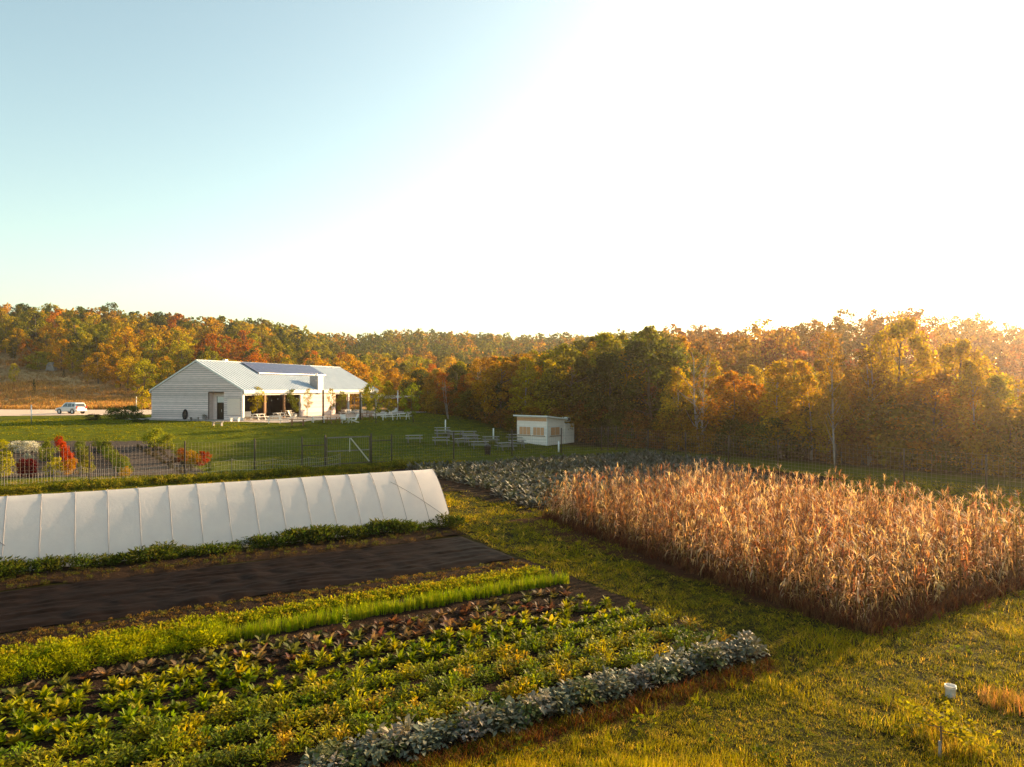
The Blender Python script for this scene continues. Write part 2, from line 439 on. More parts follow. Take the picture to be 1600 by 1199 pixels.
def patch(name, poly, m, label, lift=0.04, step=0.8, kind='structure'):
    """a ground cover with an outline given as world points, laid on the terrain"""
    poly = np.array(poly); x0, y0 = poly.min(0); x1, y1 = poly.max(0)
    xs = np.arange(x0, x1 + step, step); ys = np.arange(y0, y1 + step, step)
    def inside(x, y):
        c = np.zeros(x.shape, bool); j = len(poly) - 1
        for i in range(len(poly)):
            xi, yi = poly[i]; xj, yj = poly[j]
            c ^= ((yi > y) != (yj > y)) & (x < (xj - xi) * (y - yi) / (yj - yi + 1e-12) + xi); j = i
        return c
    X, Y = np.meshgrid(xs, ys)
    X = X + (vnoise(X, Y, 1.3, 8) - .5) * step * .7; Y = Y + (vnoise(X, Y, 1.3, 9) - .5) * step * .7
    cx = (X[:-1, :-1] + X[1:, 1:]) / 2; cy = (Y[:-1, :-1] + Y[1:, 1:]) / 2
    keep = inside(cx, cy)
    n = len(xs); i, j = np.where(keep); a = i * n + j
    F = np.stack([a, a + 1, a + 1 + n, a + n], -1)
    V = np.stack([X, Y, h(X, Y) + lift], -1).reshape(-1, 3)
    return obj(name, npmesh(name, V, F, m, smooth=True), label=label, kind=kind)

# ------------------------------------------------------------------ barn
LD = Vector((0.32, 0.947)).normalized()
BARN = (-33.3, 87.9, 2.3)
BRZ = math.atan2(LD.y, LD.x)
def barn_pt(a, b):
    return BARN[0] + LD.x * a - LD.y * b, BARN[1] + LD.y * a + LD.x * b
BL, BW, EAVE, RIDGE = 33.2, 14.4, 3.75, 7.45
SLOPE = (RIDGE - EAVE) / (BW / 2)
def roof_z(b): return EAVE + SLOPE * (b if b < BW / 2 else BW - b)

patch('gravel_yard', [barn_pt(-2.2, 18), barn_pt(-3.0, 9), barn_pt(-3.4, -1), barn_pt(-1.5, -7.5), barn_pt(6, -8.5), barn_pt(14, -9), barn_pt(22, -9), barn_pt(27, -7.5), barn_pt(38, -9), barn_pt(39, -2), barn_pt(37, 16)],
      M['gravel'], 'grey gravel yard around the white barn', 0.03, 0.6)
patch('gravel_road', [(-100, 97), (-78, 100), (-66, 104), (-56.5, 106), (-52, 112), (-52, 128), (-62, 131), (-80, 131), (-110, 134)], M['road'], 'pale gravel road and parking beside the barn', 0.05, 1.0)

def barn():
    t = empty('barn', BARN, BRZ, label='long white clapboard barn with pale metal gable roof and open bays', cat='barn')
    # concrete floor
    MB().box(-0.15, BL + 0.15, -0.1, BW + 0.1, -0.3, 0.06).build('floor_slab', M['gravel'], t)
    # gable wall with boards, the doorway cut out
    door = (2.86, 5.32, 3.45)                      # b0, b1, head height
    core = MB()
    core.box(0.06, 0.2, door[1], BW - 0.05, 0.06, EAVE - 0.05)
    core.box(0.06, 0.2, 0.05, door[0], 0.06, EAVE - 0.05)
    core.box(0.06, 0.2, door[0], door[1], door[2], EAVE - 0.05)
    core.prism([(0.05, EAVE - 0.05), (BW - 0.05, EAVE - 0.05), (BW / 2, RIDGE - 0.12)], lambda b, z: (0.06, b, z), lambda b, z: (0.2, b, z))
    core.build('gable_wall', M['darkwood'], t)
    far = MB()
    far.prism([(0.05, 0.06), (BW - 0.05, 0.06), (BW - 0.05, EAVE - 0.05), (BW / 2, RIDGE - 0.12), (0.05, EAVE - 0.05)], lambda b, z: (BL - 9.4, b, z), lambda b, z: (BL - 9.25, b, z))
    far.build('partition_wall', M['wood'], t)
    fg = MB(); fg.prism([(0.05, EAVE - 0.3), (BW - 0.05, EAVE - 0.3), (BW / 2, RIDGE - 0.12)], lambda b, z: (BL - 0.2, b, z), lambda b, z: (BL - 0.06, b, z))
    fg.build('gable_wall', M['siding'], t)
    bh = 0.27
    k = 0
    z = 0.08
    while z < RIDGE - 0.2:
        z1 = min(z + bh, RIDGE - 0.15)
        if z >= EAVE - 0.05:
            w0 = (z - EAVE + 0.05) / SLOPE; w1 = (z1 - EAVE + 0.05) / SLOPE
        else:
            w0 = w1 = 0.0
        segs = [(w0, BW - w0, w1, BW - w1)]
        if z < door[2] - 0.05: segs = [(0.0, door[0], 0.0, door[0]), (door[1], BW, door[1], BW)]
        for (a0, a1, c0, c1) in segs:
            if c1 - c0 < 0.05: continue
            m_ = MB(); i0 = random.uniform(0, 0.008)
            m_.prism([(a0, z), (a1, z), (c1, z1 - 0.035), (c0, z1 - 0.035)], lambda b, zz: (0.06, b, zz), lambda b, zz: ((-0.022 - i0 if zz < z + 0.01 else 0.005), b, zz))
            m_.build('siding_board', M['siding'], t)
        z += bh
    # door recess
    dr = MB()
    dr.box(0.2, 0.9, door[0] - 0.06, door[0], 0.06, door[2]); dr.box(0.2, 0.9, door[1], door[1] + 0.06, 0.06, door[2]); dr.box(0.2, 0.9, door[0] - 0.06, door[1] + 0.06, door[2], door[2] + 0.06)
    dr.build('door_recess', M['siding'], t)
    bk = MB(); bk.box(0.9, 0.98, door[0] - 0.06, 3.1, 0.06, 3.5); bk.box(0.9, 0.98, 4.7, door[1] + 0.06, 0.06, 3.5); bk.box(0.9, 0.98, 3.1, 4.7, 2.98, 3.5)
    bk.build('recess_back', M['siding'], t)
    dd = MB().box(0.93, 0.97, 3.1, 4.7, 0.06, 2.12).build('door', M['glass'], t)
    fr = MB(); fr.box(0.88, 0.925, 3.08, 3.16, 0.06, 2.98); fr.box(0.88, 0.925, 4.64, 4.72, 0.06, 2.98); fr.box(0.88, 0.925, 3.16, 4.64, 2.12, 2.2); fr.box(0.885, 0.925, 3.87, 3.93, 0.06, 2.12)
    fr.build('door_frame', M['darkwood'], dd)
    MB().box(0.84, 0.88, 3.95, 3.99, 1.0, 1.35).build('door_handle', M['alu'], dd)
    MB().box(0.90, 0.96, 3.16, 4.64, 2.2, 2.96).build('transom_panel', M['white'], t)
    # slatted panel beside the door
    sp = MB().box(-0.05, -0.02, 0.36, 2.3, 0.7, 2.75).build('slatted_panel', M['siding'], t)
    for i in range(13):
        MB().box(-0.10, -0.052, 0.38, 2.28, 0.74 + i * 0.155, 0.74 + i * 0.155 + 0.11).build('slat', M['cream'], sp)
    # roof: two slopes with standing seams, fascia, rake trim
    ov = 0.2
    for side in (0, 1):
        r_ = MB()
        f = (lambda b: b) if side == 0 else (lambda b: BW - b)
        bb = -ov
        zt = lambda b: EAVE + SLOPE * b
        poly = [(bb, zt(bb)), (BW / 2, RIDGE), (BW / 2, RIDGE + 0.12), (bb, zt(bb) + 0.12)]
        r_.prism(poly, lambda b, z: (-0.06, f(b), z), lambda b, z: (BL + 0.06, f(b), z))
        ro = r_.build('roof', M['roof'], t)
        n = 56
        for i in range(n + 1):
            a = -0.04 + (BL + 0.08) * i / n
            s_ = MB(); s_.prism([(bb, zt(bb) + 0.122), (BW / 2 - 0.05, zt(BW / 2 - 0.05) + 0.122), (BW / 2 - 0.05, zt(BW / 2 - 0.05) + 0.175), (bb, zt(bb) + 0.175)], lambda b, z: (a - 0.02, f(b), z), lambda b, z: (a + 0.02, f(b), z))
            s_.build('roof_seam', M['roof'], ro)
        for a0, a1 in ((-0.10, -0.062), (BL + 0.062, BL + 0.10)):
            k_ = MB(); k_.prism([(bb - 0.05, zt(bb) - 0.06), (BW / 2, RIDGE - 0.06), (BW / 2, RIDGE + 0.14), (bb - 0.05, zt(bb) + 0.12)], lambda b, z: (a0, f(b), z), lambda b, z: (a1, f(b), z))
            k_.build('rake_trim', M['white'], t)
        fy = sorted((f(bb - 0.06), f(bb - 0.002)))
        MB().box(-0.06, BL + 0.06, fy[0], fy[1], zt(bb) - 0.30, zt(bb) + 0.118).build('fascia', M['white'], t)
    MB().box(-0.07, BL + 0.07, BW / 2 - 0.12, BW / 2 + 0.12, RIDGE + 0.10, RIDGE + 0.21).build('ridge_cap', M['roof'], t)
    MB().box(6.0, 6.5, BW / 2 + 0.6, BW / 2 + 1.1, RIDGE - 0.5, RIDGE + 0.45).build('vent_pipe', M['alu'], t)
    # long side towards the lawn: beam, posts, white wall
    MB().box(0.0, BL, 0.0, 0.25, EAVE - 0.62, EAVE - 0.16).build('eave_beam', M['white'], t)
    for a, m_, w in ((0.15, 'white', .34), (4.3, 'wood', .36), (8.3, 'wood', .3), (24.4, 'white', .3), (28.2, 'white', .3), (BL - 0.15, 'white', .3)):
        MB().box(a - w / 2, a + w / 2, 0.003, 0.24, 0.06, EAVE - 0.622).build('post', M[m_], t)
    wl = MB().box(11.9, 20.6, 0.05, 0.3, 0.06, EAVE - 0.622).build('side_wall', M['white'], t)
    z = 0.08; i = 0
    while z < EAVE - 0.65:
        z1 = min(z + bh, EAVE - 0.63)
        MB().prism([(11.88, z), (20.62, z), (20.62, z1 - 0.012), (11.88, z1 - 0.012)], lambda a, zz: (a, 0.048, zz), lambda a, zz: (a, (-0.02 if zz < z + 0.01 else 0.02), zz)).build('siding_board', M['siding'], wl)
        z += bh
    # back wall and interior
    MB().box(0.2, BL - 9.4, BW - 0.25, BW - 0.05, 0.06, EAVE - 0.06).build('back_wall', M['siding'], t)
    MB().box(0.25, 11.8, 7.0, 7.15, 0.06, EAVE - 0.06).build('inner_wall', M['darkwood'], t)
    MB().box(0.2, BL - 0.2, 0.3, BW - 0.3, EAVE - 0.14, EAVE - 0.07).build('ceiling_boards', M['wood'], t)
    for a in (24.4, 28.2, BL - 0.15):
        MB().box(a - .14, a + .14, BW - 0.25, BW - 0.03, 0.06, EAVE - 0.14).build('post', M['white'], t)
    # white chimney: shade painted in as grey sides, sunlit face left white
    ch = MB().box(15.7, 16.9, -0.25, 1.15, EAVE - 0.5, 5.75).build('chimney', M['chimney_shade'], t)
    MB().box(15.62, 16.98, -0.33, 1.23, 5.75, 5.85).build('chimney_cap', M['white'], ch)
    MB().lathe([(0.14, 5.85), (0.14, 6.15), (0.17, 6.15), (0.17, 6.2)], 12, (16.3, 0.45)).build('flue', M['alu'], ch)
    MB().box(15.65, 16.95, -0.29, -0.252, EAVE - 0.2, 5.74).build('chimney_sunlit_face', M['white'], ch)
    for i in range(9):
        for j in range(3):
            zz = 3.9 + i * 0.2
            y0 = -0.24 + j * 0.46 + (0.1 if i % 2 else 0)
            if y0 + 0.44 > 1.14: continue
            MB().box(15.66, 15.698, y0, y0 + 0.44, zz, zz + 0.185).build('stone_course', M['chimney_shade'], ch)
    return t
barn()

def solar():
    z0 = EAVE + 0.30
    t = empty('solar_array', (*barn_pt(8.0, 3.95), BARN[2]), BRZ, label='dark blue solar panel array on the barn roof', cat='solar panels')
    na, nb = 15, 3; A, B = 16.0, 2.95
    for i in range(na):
        for j in range(nb):
            a0, a1 = A * i / na + 0.012, A * (i + 1) / na - 0.012; b0, b1 = B * j / nb + 0.012, B * (j + 1) / nb - 0.012
            MB().prism([(b0, 0.0), (b1, SLOPE * (b1 - b0)), (b1, SLOPE * (b1 - b0) + 0.04), (b0, 0.04)],
                       lambda b, z: (a0, b, z0 + SLOPE * (3.95 + b0) + z), lambda b, z: (a1, b, z0 + SLOPE * (3.95 + b0) + z)).build('solar_panel', M['solar'], t)
    for b in (0.2, 1.5, 2.75):
        MB().box(0, A, b - 0.03, b + 0.03, z0 + SLOPE * (3.95 + b) - 0.16, z0 + SLOPE * (3.95 + b) - 0.03).build('mounting_rail', M['alu'], t)
    MB().box(0, A, -0.05, -0.012, z0 + SLOPE * 3.95 - 0.05, z0 + SLOPE * 3.95 + 0.05).build('edge_trim', M['alu'], t)
solar()

# ------------------------------------------------------------------ tunnel
TV0, TV1, TU1, TH = 29.55, 34.0, 14.5, 2.36
TU0 = TU1 - 1.06 * 24
def tunnel_prof(s, grow=1.0):                    # s 0..1 from the near foot over the ridge to the far foot
    c = (s - 0.5) * 2; t = abs(c)
    hw = (TV1 - TV0) / 2
    y = math.copysign(t ** 0.95, c) * hw * grow
    z = (1 - t ** 1.36) * TH * grow
    return (TV0 + TV1) / 2 + y, max(z, 0.0)
def tunnel():
    x0, y0 = W(TU1, (TV0 + TV1) / 2)
    t = empty('polytunnel', (0, 0, 0), 0, label='long low hoop tunnel covered in translucent white plastic', cat='polytunnel')
    nr = 24; sub = 6; np_ = 40
    V, Fc = [], []
    cols = nr * sub
    for i in range(cols + 1):
        fr = (i % sub) / sub
        sag = math.sin(math.pi * fr) * 0.007
        u = TU0 + 1.06 * nr * i / cols
        endpull = 1.0
        for k in range(np_ + 1):
            s = k / np_
            v, z = tunnel_prof(s)
            vv = v - (TV0 + TV1) / 2
            wr = (vnoise(np.array([u]), np.array([s * 9.0]), 0.55, 4)[0] - .5) * 0.012 + (vnoise(np.array([u]), np.array([s * 40.0]), 1.6, 14)[0] - .5) * 0.024 * (1 - abs(2*s-1)*0.2)
            g_ = 1 - (sag + wr) / TH
            V.append((*W(u, (TV0 + TV1) / 2 + vv * g_), max(0.0, z * g_)))
    n = np_ + 1
    for i in range(cols):
        for k in range(np_):
            a = i * n + k; Fc.append((a, a + n, a + n + 1, a + 1))
    obj('plastic_cover', npmesh('plastic_cover', V, Fc, M['plastic'], smooth=True), t)
    for i in range(nr + 1):
        u = TU0 + 1.06 * i
        pts = []
        for k in range(25):
            v, z = tunnel_prof(k / 24, 1.006)
            pts.append((*W(u, v), z))
        MB().tube(pts, 0.011, 5).build('hoop', M['rib'], t, smooth=True)
    for u, sg in ((TU1, 1), (TU0, -1)):           # gathered end sheets
        V, Fc = [], []
        for j in range(9):
            g_ = 1 - j / 8
            for k in range(np_ + 1):
                v, z = tunnel_prof(k / np_)
                wr = 0.05 * math.sin(k * 1.9) * (1 - g_) * g_ * 4
                V.append((*W(u + sg * (0.12 * (1 - g_) ** 0.7 + wr), (TV0 + TV1) / 2 + (v - (TV0 + TV1) / 2) * g_), z * (0.25 + 0.75 * g_) if z > 0.02 else 0.02))
        for j in range(8):
            for k in range(np_):
                a = j * n + k; Fc.append((a, a + n, a + n + 1, a + 1) if sg < 0 else (a, a + 1, a + n + 1, a + n))
        obj('end_sheet', npmesh('end_sheet', V, Fc, M['plastic'], smooth=True), t)
    def rope(u0, s0, u1, s1):
        pts = []
        for k in range(13):
            f = k / 12; v, z = tunnel_prof(s0 + (s1 - s0) * f, 1.012); pts.append((*W(u0 + (u1 - u0) * f, v), z))
        MB().tube(pts, 0.011, 5).build('tie_rope', M['rib'], t)
    rope(TU1 - 2.4, 0.36, TU1 - 0.1, 0.04); rope(TU1 - 18.2, 0.3, TU1 - 16.9, 0.14)
    # ridge pole and anchor pegs
    MB().tube([(*W(TU0, (TV0+TV1)/2), TH * 0.985), (*W(TU1 + 0.05, (TV0+TV1)/2), TH * 0.985)], 0.02, 5).build('ridge_pole', M['rib'], t)
    for i in range(0, nr + 1):
        p = W(TU0 + 1.06 * i, TV0 - 0.12)
        MB().tube([(p[0], p[1], -0.05), (p[0], p[1], 0.3)], 0.018, 5).build('anchor_peg', M['rib'], t)
tunnel()

# black tarp
sheet('black_tarp', -14, 13.7, 22.3, 26.9, 0.02, 0.008, M['tarp'], 0.07, 0.12, folds=0.085, label='wrinkled black plastic tarp spread on the soil beside the tunnel', kind='thing', cat='tarp')

# ------------------------------------------------------------------ leaf archetypes
def leafstrip(V, F, base, az, el, droop, length, width, nseg=3, cup=0.25, tipw=0.25, twist=0.0, curve=1.0):
    """one leaf: a curved strip with two quads across"""
    p = np.array(base, float); i0 = len(V)
    side = np.array([-math.sin(az), math.cos(az), 0.0])
    for k in range(nseg + 1):
        f = k / nseg
        w = width * 0.5 * (math.sin(math.pi * (0.12 + 0.80 * f)) if f < 1 else tipw)
        e = el - droop * f ** curve
        d = np.array([math.cos(az) * math.cos(e), math.sin(az) * math.cos(e), math.sin(e)])
        nrm = np.array([-math.cos(az) * math.sin(e), -math.sin(az) * math.sin(e), math.cos(e)])
        sd_ = side * math.cos(twist * f) + nrm * math.sin(twist * f)
        V.append(p - sd_ * w + nrm * cup * w); V.append(p.copy()); V.append(p + sd_ * w + nrm * cup * w)
        p = p + d * length / nseg
    for k in range(nseg):
        a = i0 + 3 * k
        F.append((a, a + 1, a + 4, a + 3)); F.append((a + 1, a + 2, a + 5, a + 4))

def rosette(n, l0, l1, w0, w1, e_in, e_out, droop, z=0.0, cup=0.3, nseg=3, r=random):
    V, F = [], []
    for i in range(n):
        f = i / max(1, n - 1)
        az = i * 2.39996 + r.uniform(-.3, .3)
        el = e_out + (e_in - e_out) * f + r.uniform(-.15, .15)
        L = r.uniform(l0, l1); w = r.uniform(w0, w1)
        leafstrip(V, F, (math.cos(az) * 0.02, math.sin(az) * 0.02, z * f), az, el, droop * r.uniform(.6, 1.3), L, w, nseg, cup, 0.35, r.uniform(-.5, .5))
    return np.array(V), np.array(F)

def bush(n, rad, hgt, l0, l1, w, base=0.05, flat=1.0):
    V, F = [], []
    for i in range(n):
        az = random.uniform(0, 2 * math.pi); ct = random.uniform(0.0, 1.0); rr = (1 - ct * ct) ** 0.5
        q = random.uniform(0.55, 1.0)
        p = (math.cos(az) * rad * rr * q, math.sin(az) * rad * rr * q, base + (hgt - base) * ct * q)
        L = random.uniform(l0, l1)
        if i % 2 == 0:                                # a thin stem from the root to this leaf
            i0 = len(V); pe = np.array(p); sv = np.array([-math.sin(az), math.cos(az), 0]) * .005
            V += [-sv, sv, pe + sv, pe - sv]; F.append((i0, i0 + 1, i0 + 2, i0 + 3))
        leafstrip(V, F, p, az + random.uniform(-.9, .9), random.uniform(-.3, 1.1), random.uniform(.4, 1.5), L, L * w * random.uniform(.8, 1.2), 2, random.uniform(-.2, .5), 0.15, random.uniform(-.7, .7))
    return np.array(V), np.array(F)

def bushq(n, rad, hgt, l0, l1, w, base=0.04):
    """the same dome of leaves with one face a leaf, for plants seen as a mass"""
    rs = np.random.default_rng(random.randrange(10 ** 6))
    az = rs.uniform(0, 6.283, n); ct = rs.random(n); q = rs.uniform(.5, 1, n); rr = np.sqrt(1 - ct * ct) * q * rad
    P = np.stack([np.cos(az) * rr, np.sin(az) * rr, base + (hgt - base) * ct * q], -1)
    a2 = az + rs.uniform(-1, 1, n); el = rs.uniform(-.4, 1.2, n); L = rs.uniform(l0, l1, n)[:, None]
    d = np.stack([np.cos(a2) * np.cos(el), np.sin(a2) * np.cos(el), np.sin(el)], -1)
    sdv = np.cross(d, rs.normal(size=(n, 3))); sdv /= np.linalg.norm(sdv, axis=1)[:, None]
    V = np.stack([P, P + d * L * .5 - sdv * L * w * .5, P + d * L, P + d * L * .5 + sdv * L * w * .5], 1).reshape(-1, 3)
    return V, np.arange(4 * n).reshape(-1, 4)

def blades(n, hgt, spread, width, bend=0.5, nseg=2):
    V, F = [], []
    for i in range(n):
        az = random.uniform(0, 6.283); p = np.array([random.uniform(-1, 1) * spread, random.uniform(-1, 1) * spread, 0.0])
        L = hgt * random.uniform(.6, 1.1); b = bend * random.uniform(.3, 1.4); sa = az + random.uniform(1.2, 1.9)
        sd_ = np.array([math.cos(sa), math.sin(sa), 0]); i0 = len(V)
        for k in range(nseg + 1):
            f = k / nseg; w = width * (1 - 0.85 * f)
            c = p + np.array([math.cos(az) * L * b * f * f, math.sin(az) * L * b * f * f, L * f * (1 - 0.25 * b * f)])
            V.append(c - sd_ * w / 2); V.append(c + sd_ * w / 2)
        for k in range(nseg):
            a = i0 + 2 * k; F.append((a, a + 1, a + 3, a + 2))
    return np.array(V), np.array(F)

def jitter(c, s=0.15):
    k = random.uniform(1 - s, 1 + s)
    return tuple(max(0.003, x * k * random.uniform(1 - s * .5, 1 + s * .5)) for x in c)
def pick(cs):
    return jitter(random.choice(cs))

def mk(name, arr, m):
    return npmesh(name, arr[0], arr[1], m, smooth=True)

# ------------------------------------------------------------------ vegetable rows (countable plants)
LETT = [mk('lettuce', rosette(32, .09, .17, .045, .08, 1.4, .15, .9, .08), M['veg']) for _ in range(6)]
ROSR = [mk('red_lettuce', rosette(18, .09, .17, .06, .09, 1.1, .1, .6, .03), M['veg']) for _ in range(5)]
BEAN = [mk('bean_plant', bush(110, .24, .26, .04, .07, .75), M['veg']) for _ in range(6)]
CHAR = [mk('leafy_green', bush(95, .24, .27, .05, .09, .62), M['veg']) for _ in range(6)]
SILV = [mk('silver_plant', bush(90, .24, .32, .07, .13, .6), M['silver']) for _ in range(5)]
BRAS = [mk('brassica_plant', rosette(15, .34, .48, .15, .22, 1.3, .35, .9, .2, .2), M['silver']) for _ in range(5)]

def row(name, meshes, v, u0, u1, du, dv, cols, label, cat, group, s0=.85, s1=1.2, skip=0.04, lines=2, m=None):
    u = u0
    k = 0
    while u < u1:
        for li in range(lines):
            if random.random() < skip: continue
            off = (li - (lines - 1) / 2) * dv
            uu = u + random.uniform(-.07, .07) + (du / 2 if li % 2 else 0); vv = v + off + random.uniform(-.07, .07) + .06 * math.sin(u * .8 + v)
            x, y = W(uu, vv); s = random.uniform(s0, s1)
            obj(name, random.choice(meshes), loc=(x, y, 0.04), rz=random.uniform(0, 6.28), sc=(s, s, s * random.uniform(.85, 1.2)), color=pick(cols), label=label, cat=cat, group=group)
        u += du
G1 = [(.21, .26, .025), (.15, .20, .022), (.30, .33, .035), (.40, .38, .055)]
YEL = [(.42, .37, .045), (.31, .32, .04), (.20, .25, .03), (.46, .34, .06), (.14, .18, .03)]
BRN = [(.11, .055, .04), (.15, .085, .06), (.09, .07, .04), (.17, .16, .04), (.24, .17, .11), (.12, .13, .04)]
SIL = [(.23, .225, .17), (.18, .185, .135), (.30, .285, .22), (.14, .16, .06)]
row('silver_leaf_plant', SILV, 11.45, 3.1, 13.4, .33, .24, SIL, 'silvery grey leafed plant in the front row beside bare reddish soil', 'vegetable plant', 'silver leaved front row', 1.0, 1.35)
row('bean_plant', BEAN, 12.45, -2.6, 13.5, .34, .27, YEL, 'yellowing bushy plant in the row next to the silver leaved row', 'vegetable plant', 'first yellowing row', .85, 1.4)
row('bean_plant', BEAN, 13.35, -2.8, 13.3, .34, .27, YEL, 'yellowing bushy plant in the second row behind the silver leaved row', 'vegetable plant', 'second yellowing row', .85, 1.4)
row('leafy_green_plant', CHAR, 14.25, -2.8, 13.2, .34, .27, G1 + YEL[:2], 'bright green leafy plant in the third row behind the silver leaves', 'vegetable plant', 'green leafy row', .8, 1.35)
row('lettuce', LETT, 15.1, -2.8, 13.1, .34, .27, G1, 'upright green lettuce in the fourth row behind the silver leaves', 'lettuce', 'nearer lettuce row', .95, 1.6)
row('lettuce', LETT, 15.95, -2.8, 12.9, .36, .27, G1 + YEL[:1], 'upright green lettuce in the fifth row behind the silver leaves', 'lettuce', 'farther lettuce row', .9, 1.55, .1)
row('lettuce', LETT, 16.75, -2.8, 3.0, .38, .34, YEL[:2] + G1[2:], 'pale green lettuce at the start of the sixth row', 'lettuce', 'sixth row lettuce', 1.1, 1.5, .1)
row('red_leaf_lettuce', ROSR, 16.75, 3.2, 12.7, .40, .36, BRN + [YEL[1]], 'low brown red leaf lettuce in the sixth row', 'lettuce', 'brown red lettuce, sixth row', 1.2, 1.8, .08)
row('red_leaf_lettuce', ROSR, 17.6, -2.8, 12.5, .42, .36, BRN, 'low dark red leaf lettuce in the row in front of the onions', 'lettuce', 'dark red lettuce before the onions', 1.1, 1.7, .1)
for (px, py, hh, c, lb) in ((541, 958, .75, (.30, .34, .05), 'lone tall bolted plant with yellow green leaves among the red lettuce'),
                            (480, 1012, .45, (.30, .30, .05), 'short bolted lettuce standing up from the red lettuce row'),
                            (780, 945, .45, (.28, .27, .05), 'small bolted plant behind the lettuce rows near their far end')):
    x, y, z = pix(px, py + 30)
    V, F = [], []
    for i in range(26):
        f = i / 26; leafstrip(V, F, (0, 0, hh * f), i * 2.4, .7, 1.0, .17 * (1.15 - f), .09 * (1.2 - f), 2, .2)
    o = obj('bolted_plant', mk('bolted_foliage', (np.array(V), np.array(F)), M['veg']), loc=(x, y, .04), color=c, label=lb, cat='vegetable plant')
    MB().tube([(0, 0, 0), (.01, 0, hh)], [.012, .006], 5).build('stem', M['veg'], o, color=(.2, .2, .05))

# dense sown rows: nobody could count the leaves
def stuff(name, bases, T, rz, s, tint, m, label, tilt=None):
    V, F, c = scatter(bases, T, rz, s, tint, tilt)
    return obj(name, npmesh(name, V, F, m, tint=c, smooth=False), label=label, kind='stuff')
def strip_pts(n, u0, u1, v0, v1, z=0.03):
    u = rng.uniform(u0, u1, n); v = rng.uniform(v0, v1, n)
    x, y = W(u, v); return np.stack([x, y, h(x, y) + z], -1), u, v
def tints(n, cols, s=.2):
    c = np.array(cols)[rng.integers(0, len(cols), n)]
    return c * rng.uniform(1 - s, 1 + s, (n, 1))
ONI = [blades(7, .40, .05, .016, .25, 3) for _ in range(6)]
T, u, v = strip_pts(1300, 2.2, 13.3, 18.5, 19.1)
stuff('onion_row', ONI, T, rng.uniform(0, 6.28, len(T)), rng.uniform(.7, 1.1, len(T)) , tints(len(T), [(.26, .34, .035), (.22, .32, .03), (.32, .34, .05)]), M['grass_tint'], 'tall bright green onion tops in a long row')
FERN = [bushq(150, .2, .34, .05, .10, .22) for _ in range(5)]
T, u, v = strip_pts(360, -9, 3.2, 18.3, 19.5)
stuff('carrot_top_row', FERN, T, rng.uniform(0, 6.28, len(T)), rng.uniform(.8, 1.35, len(T)) * (0.75 + .5 * vnoise(T[:, 0], T[:, 1], 1.4, 21)), tints(len(T), [(.34, .34, .03), (.28, .30, .03), (.20, .25, .03)]), M['grass_tint'], 'feathery yellow green carrot tops at the near end of the onion row')
LOWB = [bushq(40, .16, .2, .05, .09, .6) for _ in range(5)]
T, u, v = strip_pts(1300, -9, 13.3, 19.75, 20.55)
stuff('low_herb_row', LOWB, T, rng.uniform(0, 6.28, len(T)), rng.uniform(.7, 1.2, len(T)), tints(len(T), [(.30, .30, .04), (.22, .25, .03), (.34, .28, .05)]), M['grass_tint'], 'low yellow green herb row behind the onions')
T, u, v = strip_pts(900, -9, 13.5, 20.9, 22.1)
stuff('seedlings', LOWB, T, rng.uniform(0, 6.28, len(T)), rng.uniform(.25, .6, len(T)), tints(len(T), [(.22, .14, .05), (.16, .15, .04), (.10, .06, .03)]), M['leaf_tint'], 'sparse brownish seedlings on the soil beside the black tarp')
T, u, v = strip_pts(3200, -6, 13.4, 16.2, 18.3)
stuff('fallen_leaf_litter', [rosette(4, .05, .10, .04, .07, .4, .0, .5, .01, .3, 1) for _ in range(4)], T, rng.uniform(0, 6.28, len(T)), rng.uniform(.6, 1.3, len(T)), tints(len(T), [(.16, .07, .05), (.50, .42, .40), (.10, .05, .035), (.26, .15, .09), (.16, .16, .04), (.12, .07, .06)]), M['leaf_tint'], 'withered brown leaves lying between the red lettuces')
WEED = [bushq(60, .30, .42, .09, .18, .3) for _ in range(4)]
T, u, v = strip_pts(560, -12, 14.6, 28.7, 29.7)
nz = vnoise(T[:, 0], T[:, 1], 1.1, 31)
stuff('tunnel_weeds', WEED, T, rng.uniform(0, 6.28, len(T)), (.5 + .9 * nz) * rng.uniform(.8, 1.2, len(T)), tints(len(T), [(.07, .10, .02), (.05, .08, .018), (.10, .11, .025)]), M['leaf_tint'], 'dark green weeds growing along the foot of the tunnel')
T, u, v = strip_pts(500, -12, 14.4, 27.0, 28.7)
stuff('soil_weeds', WEED, T, rng.uniform(0, 6.28, len(T)), rng.uniform(.15, .45, len(T)), tints(len(T), [(.08, .09, .02), (.10, .07, .03)]), M['leaf_tint'], 'scattered low weeds on the soil beside the tunnel')
T, u, v = strip_pts(1700, -14, 27, 51.5, 55.6)
nz = vnoise(u, v, 2.2, 41)
stuff('fence_side_weeds', WEED + [blades(10, .5, .14, .03, .5)], T, rng.uniform(0, 6.28, len(T)), (.45 + .8 * nz) * np.where(v < 53.5, 1.15, .6), tints(len(T), [(.12, .14, .02), (.20, .20, .03), (.08, .10, .02), (.28, .24, .05)]), M['leaf_tint'], 'weedy green strip between the tunnel and the wire fence')

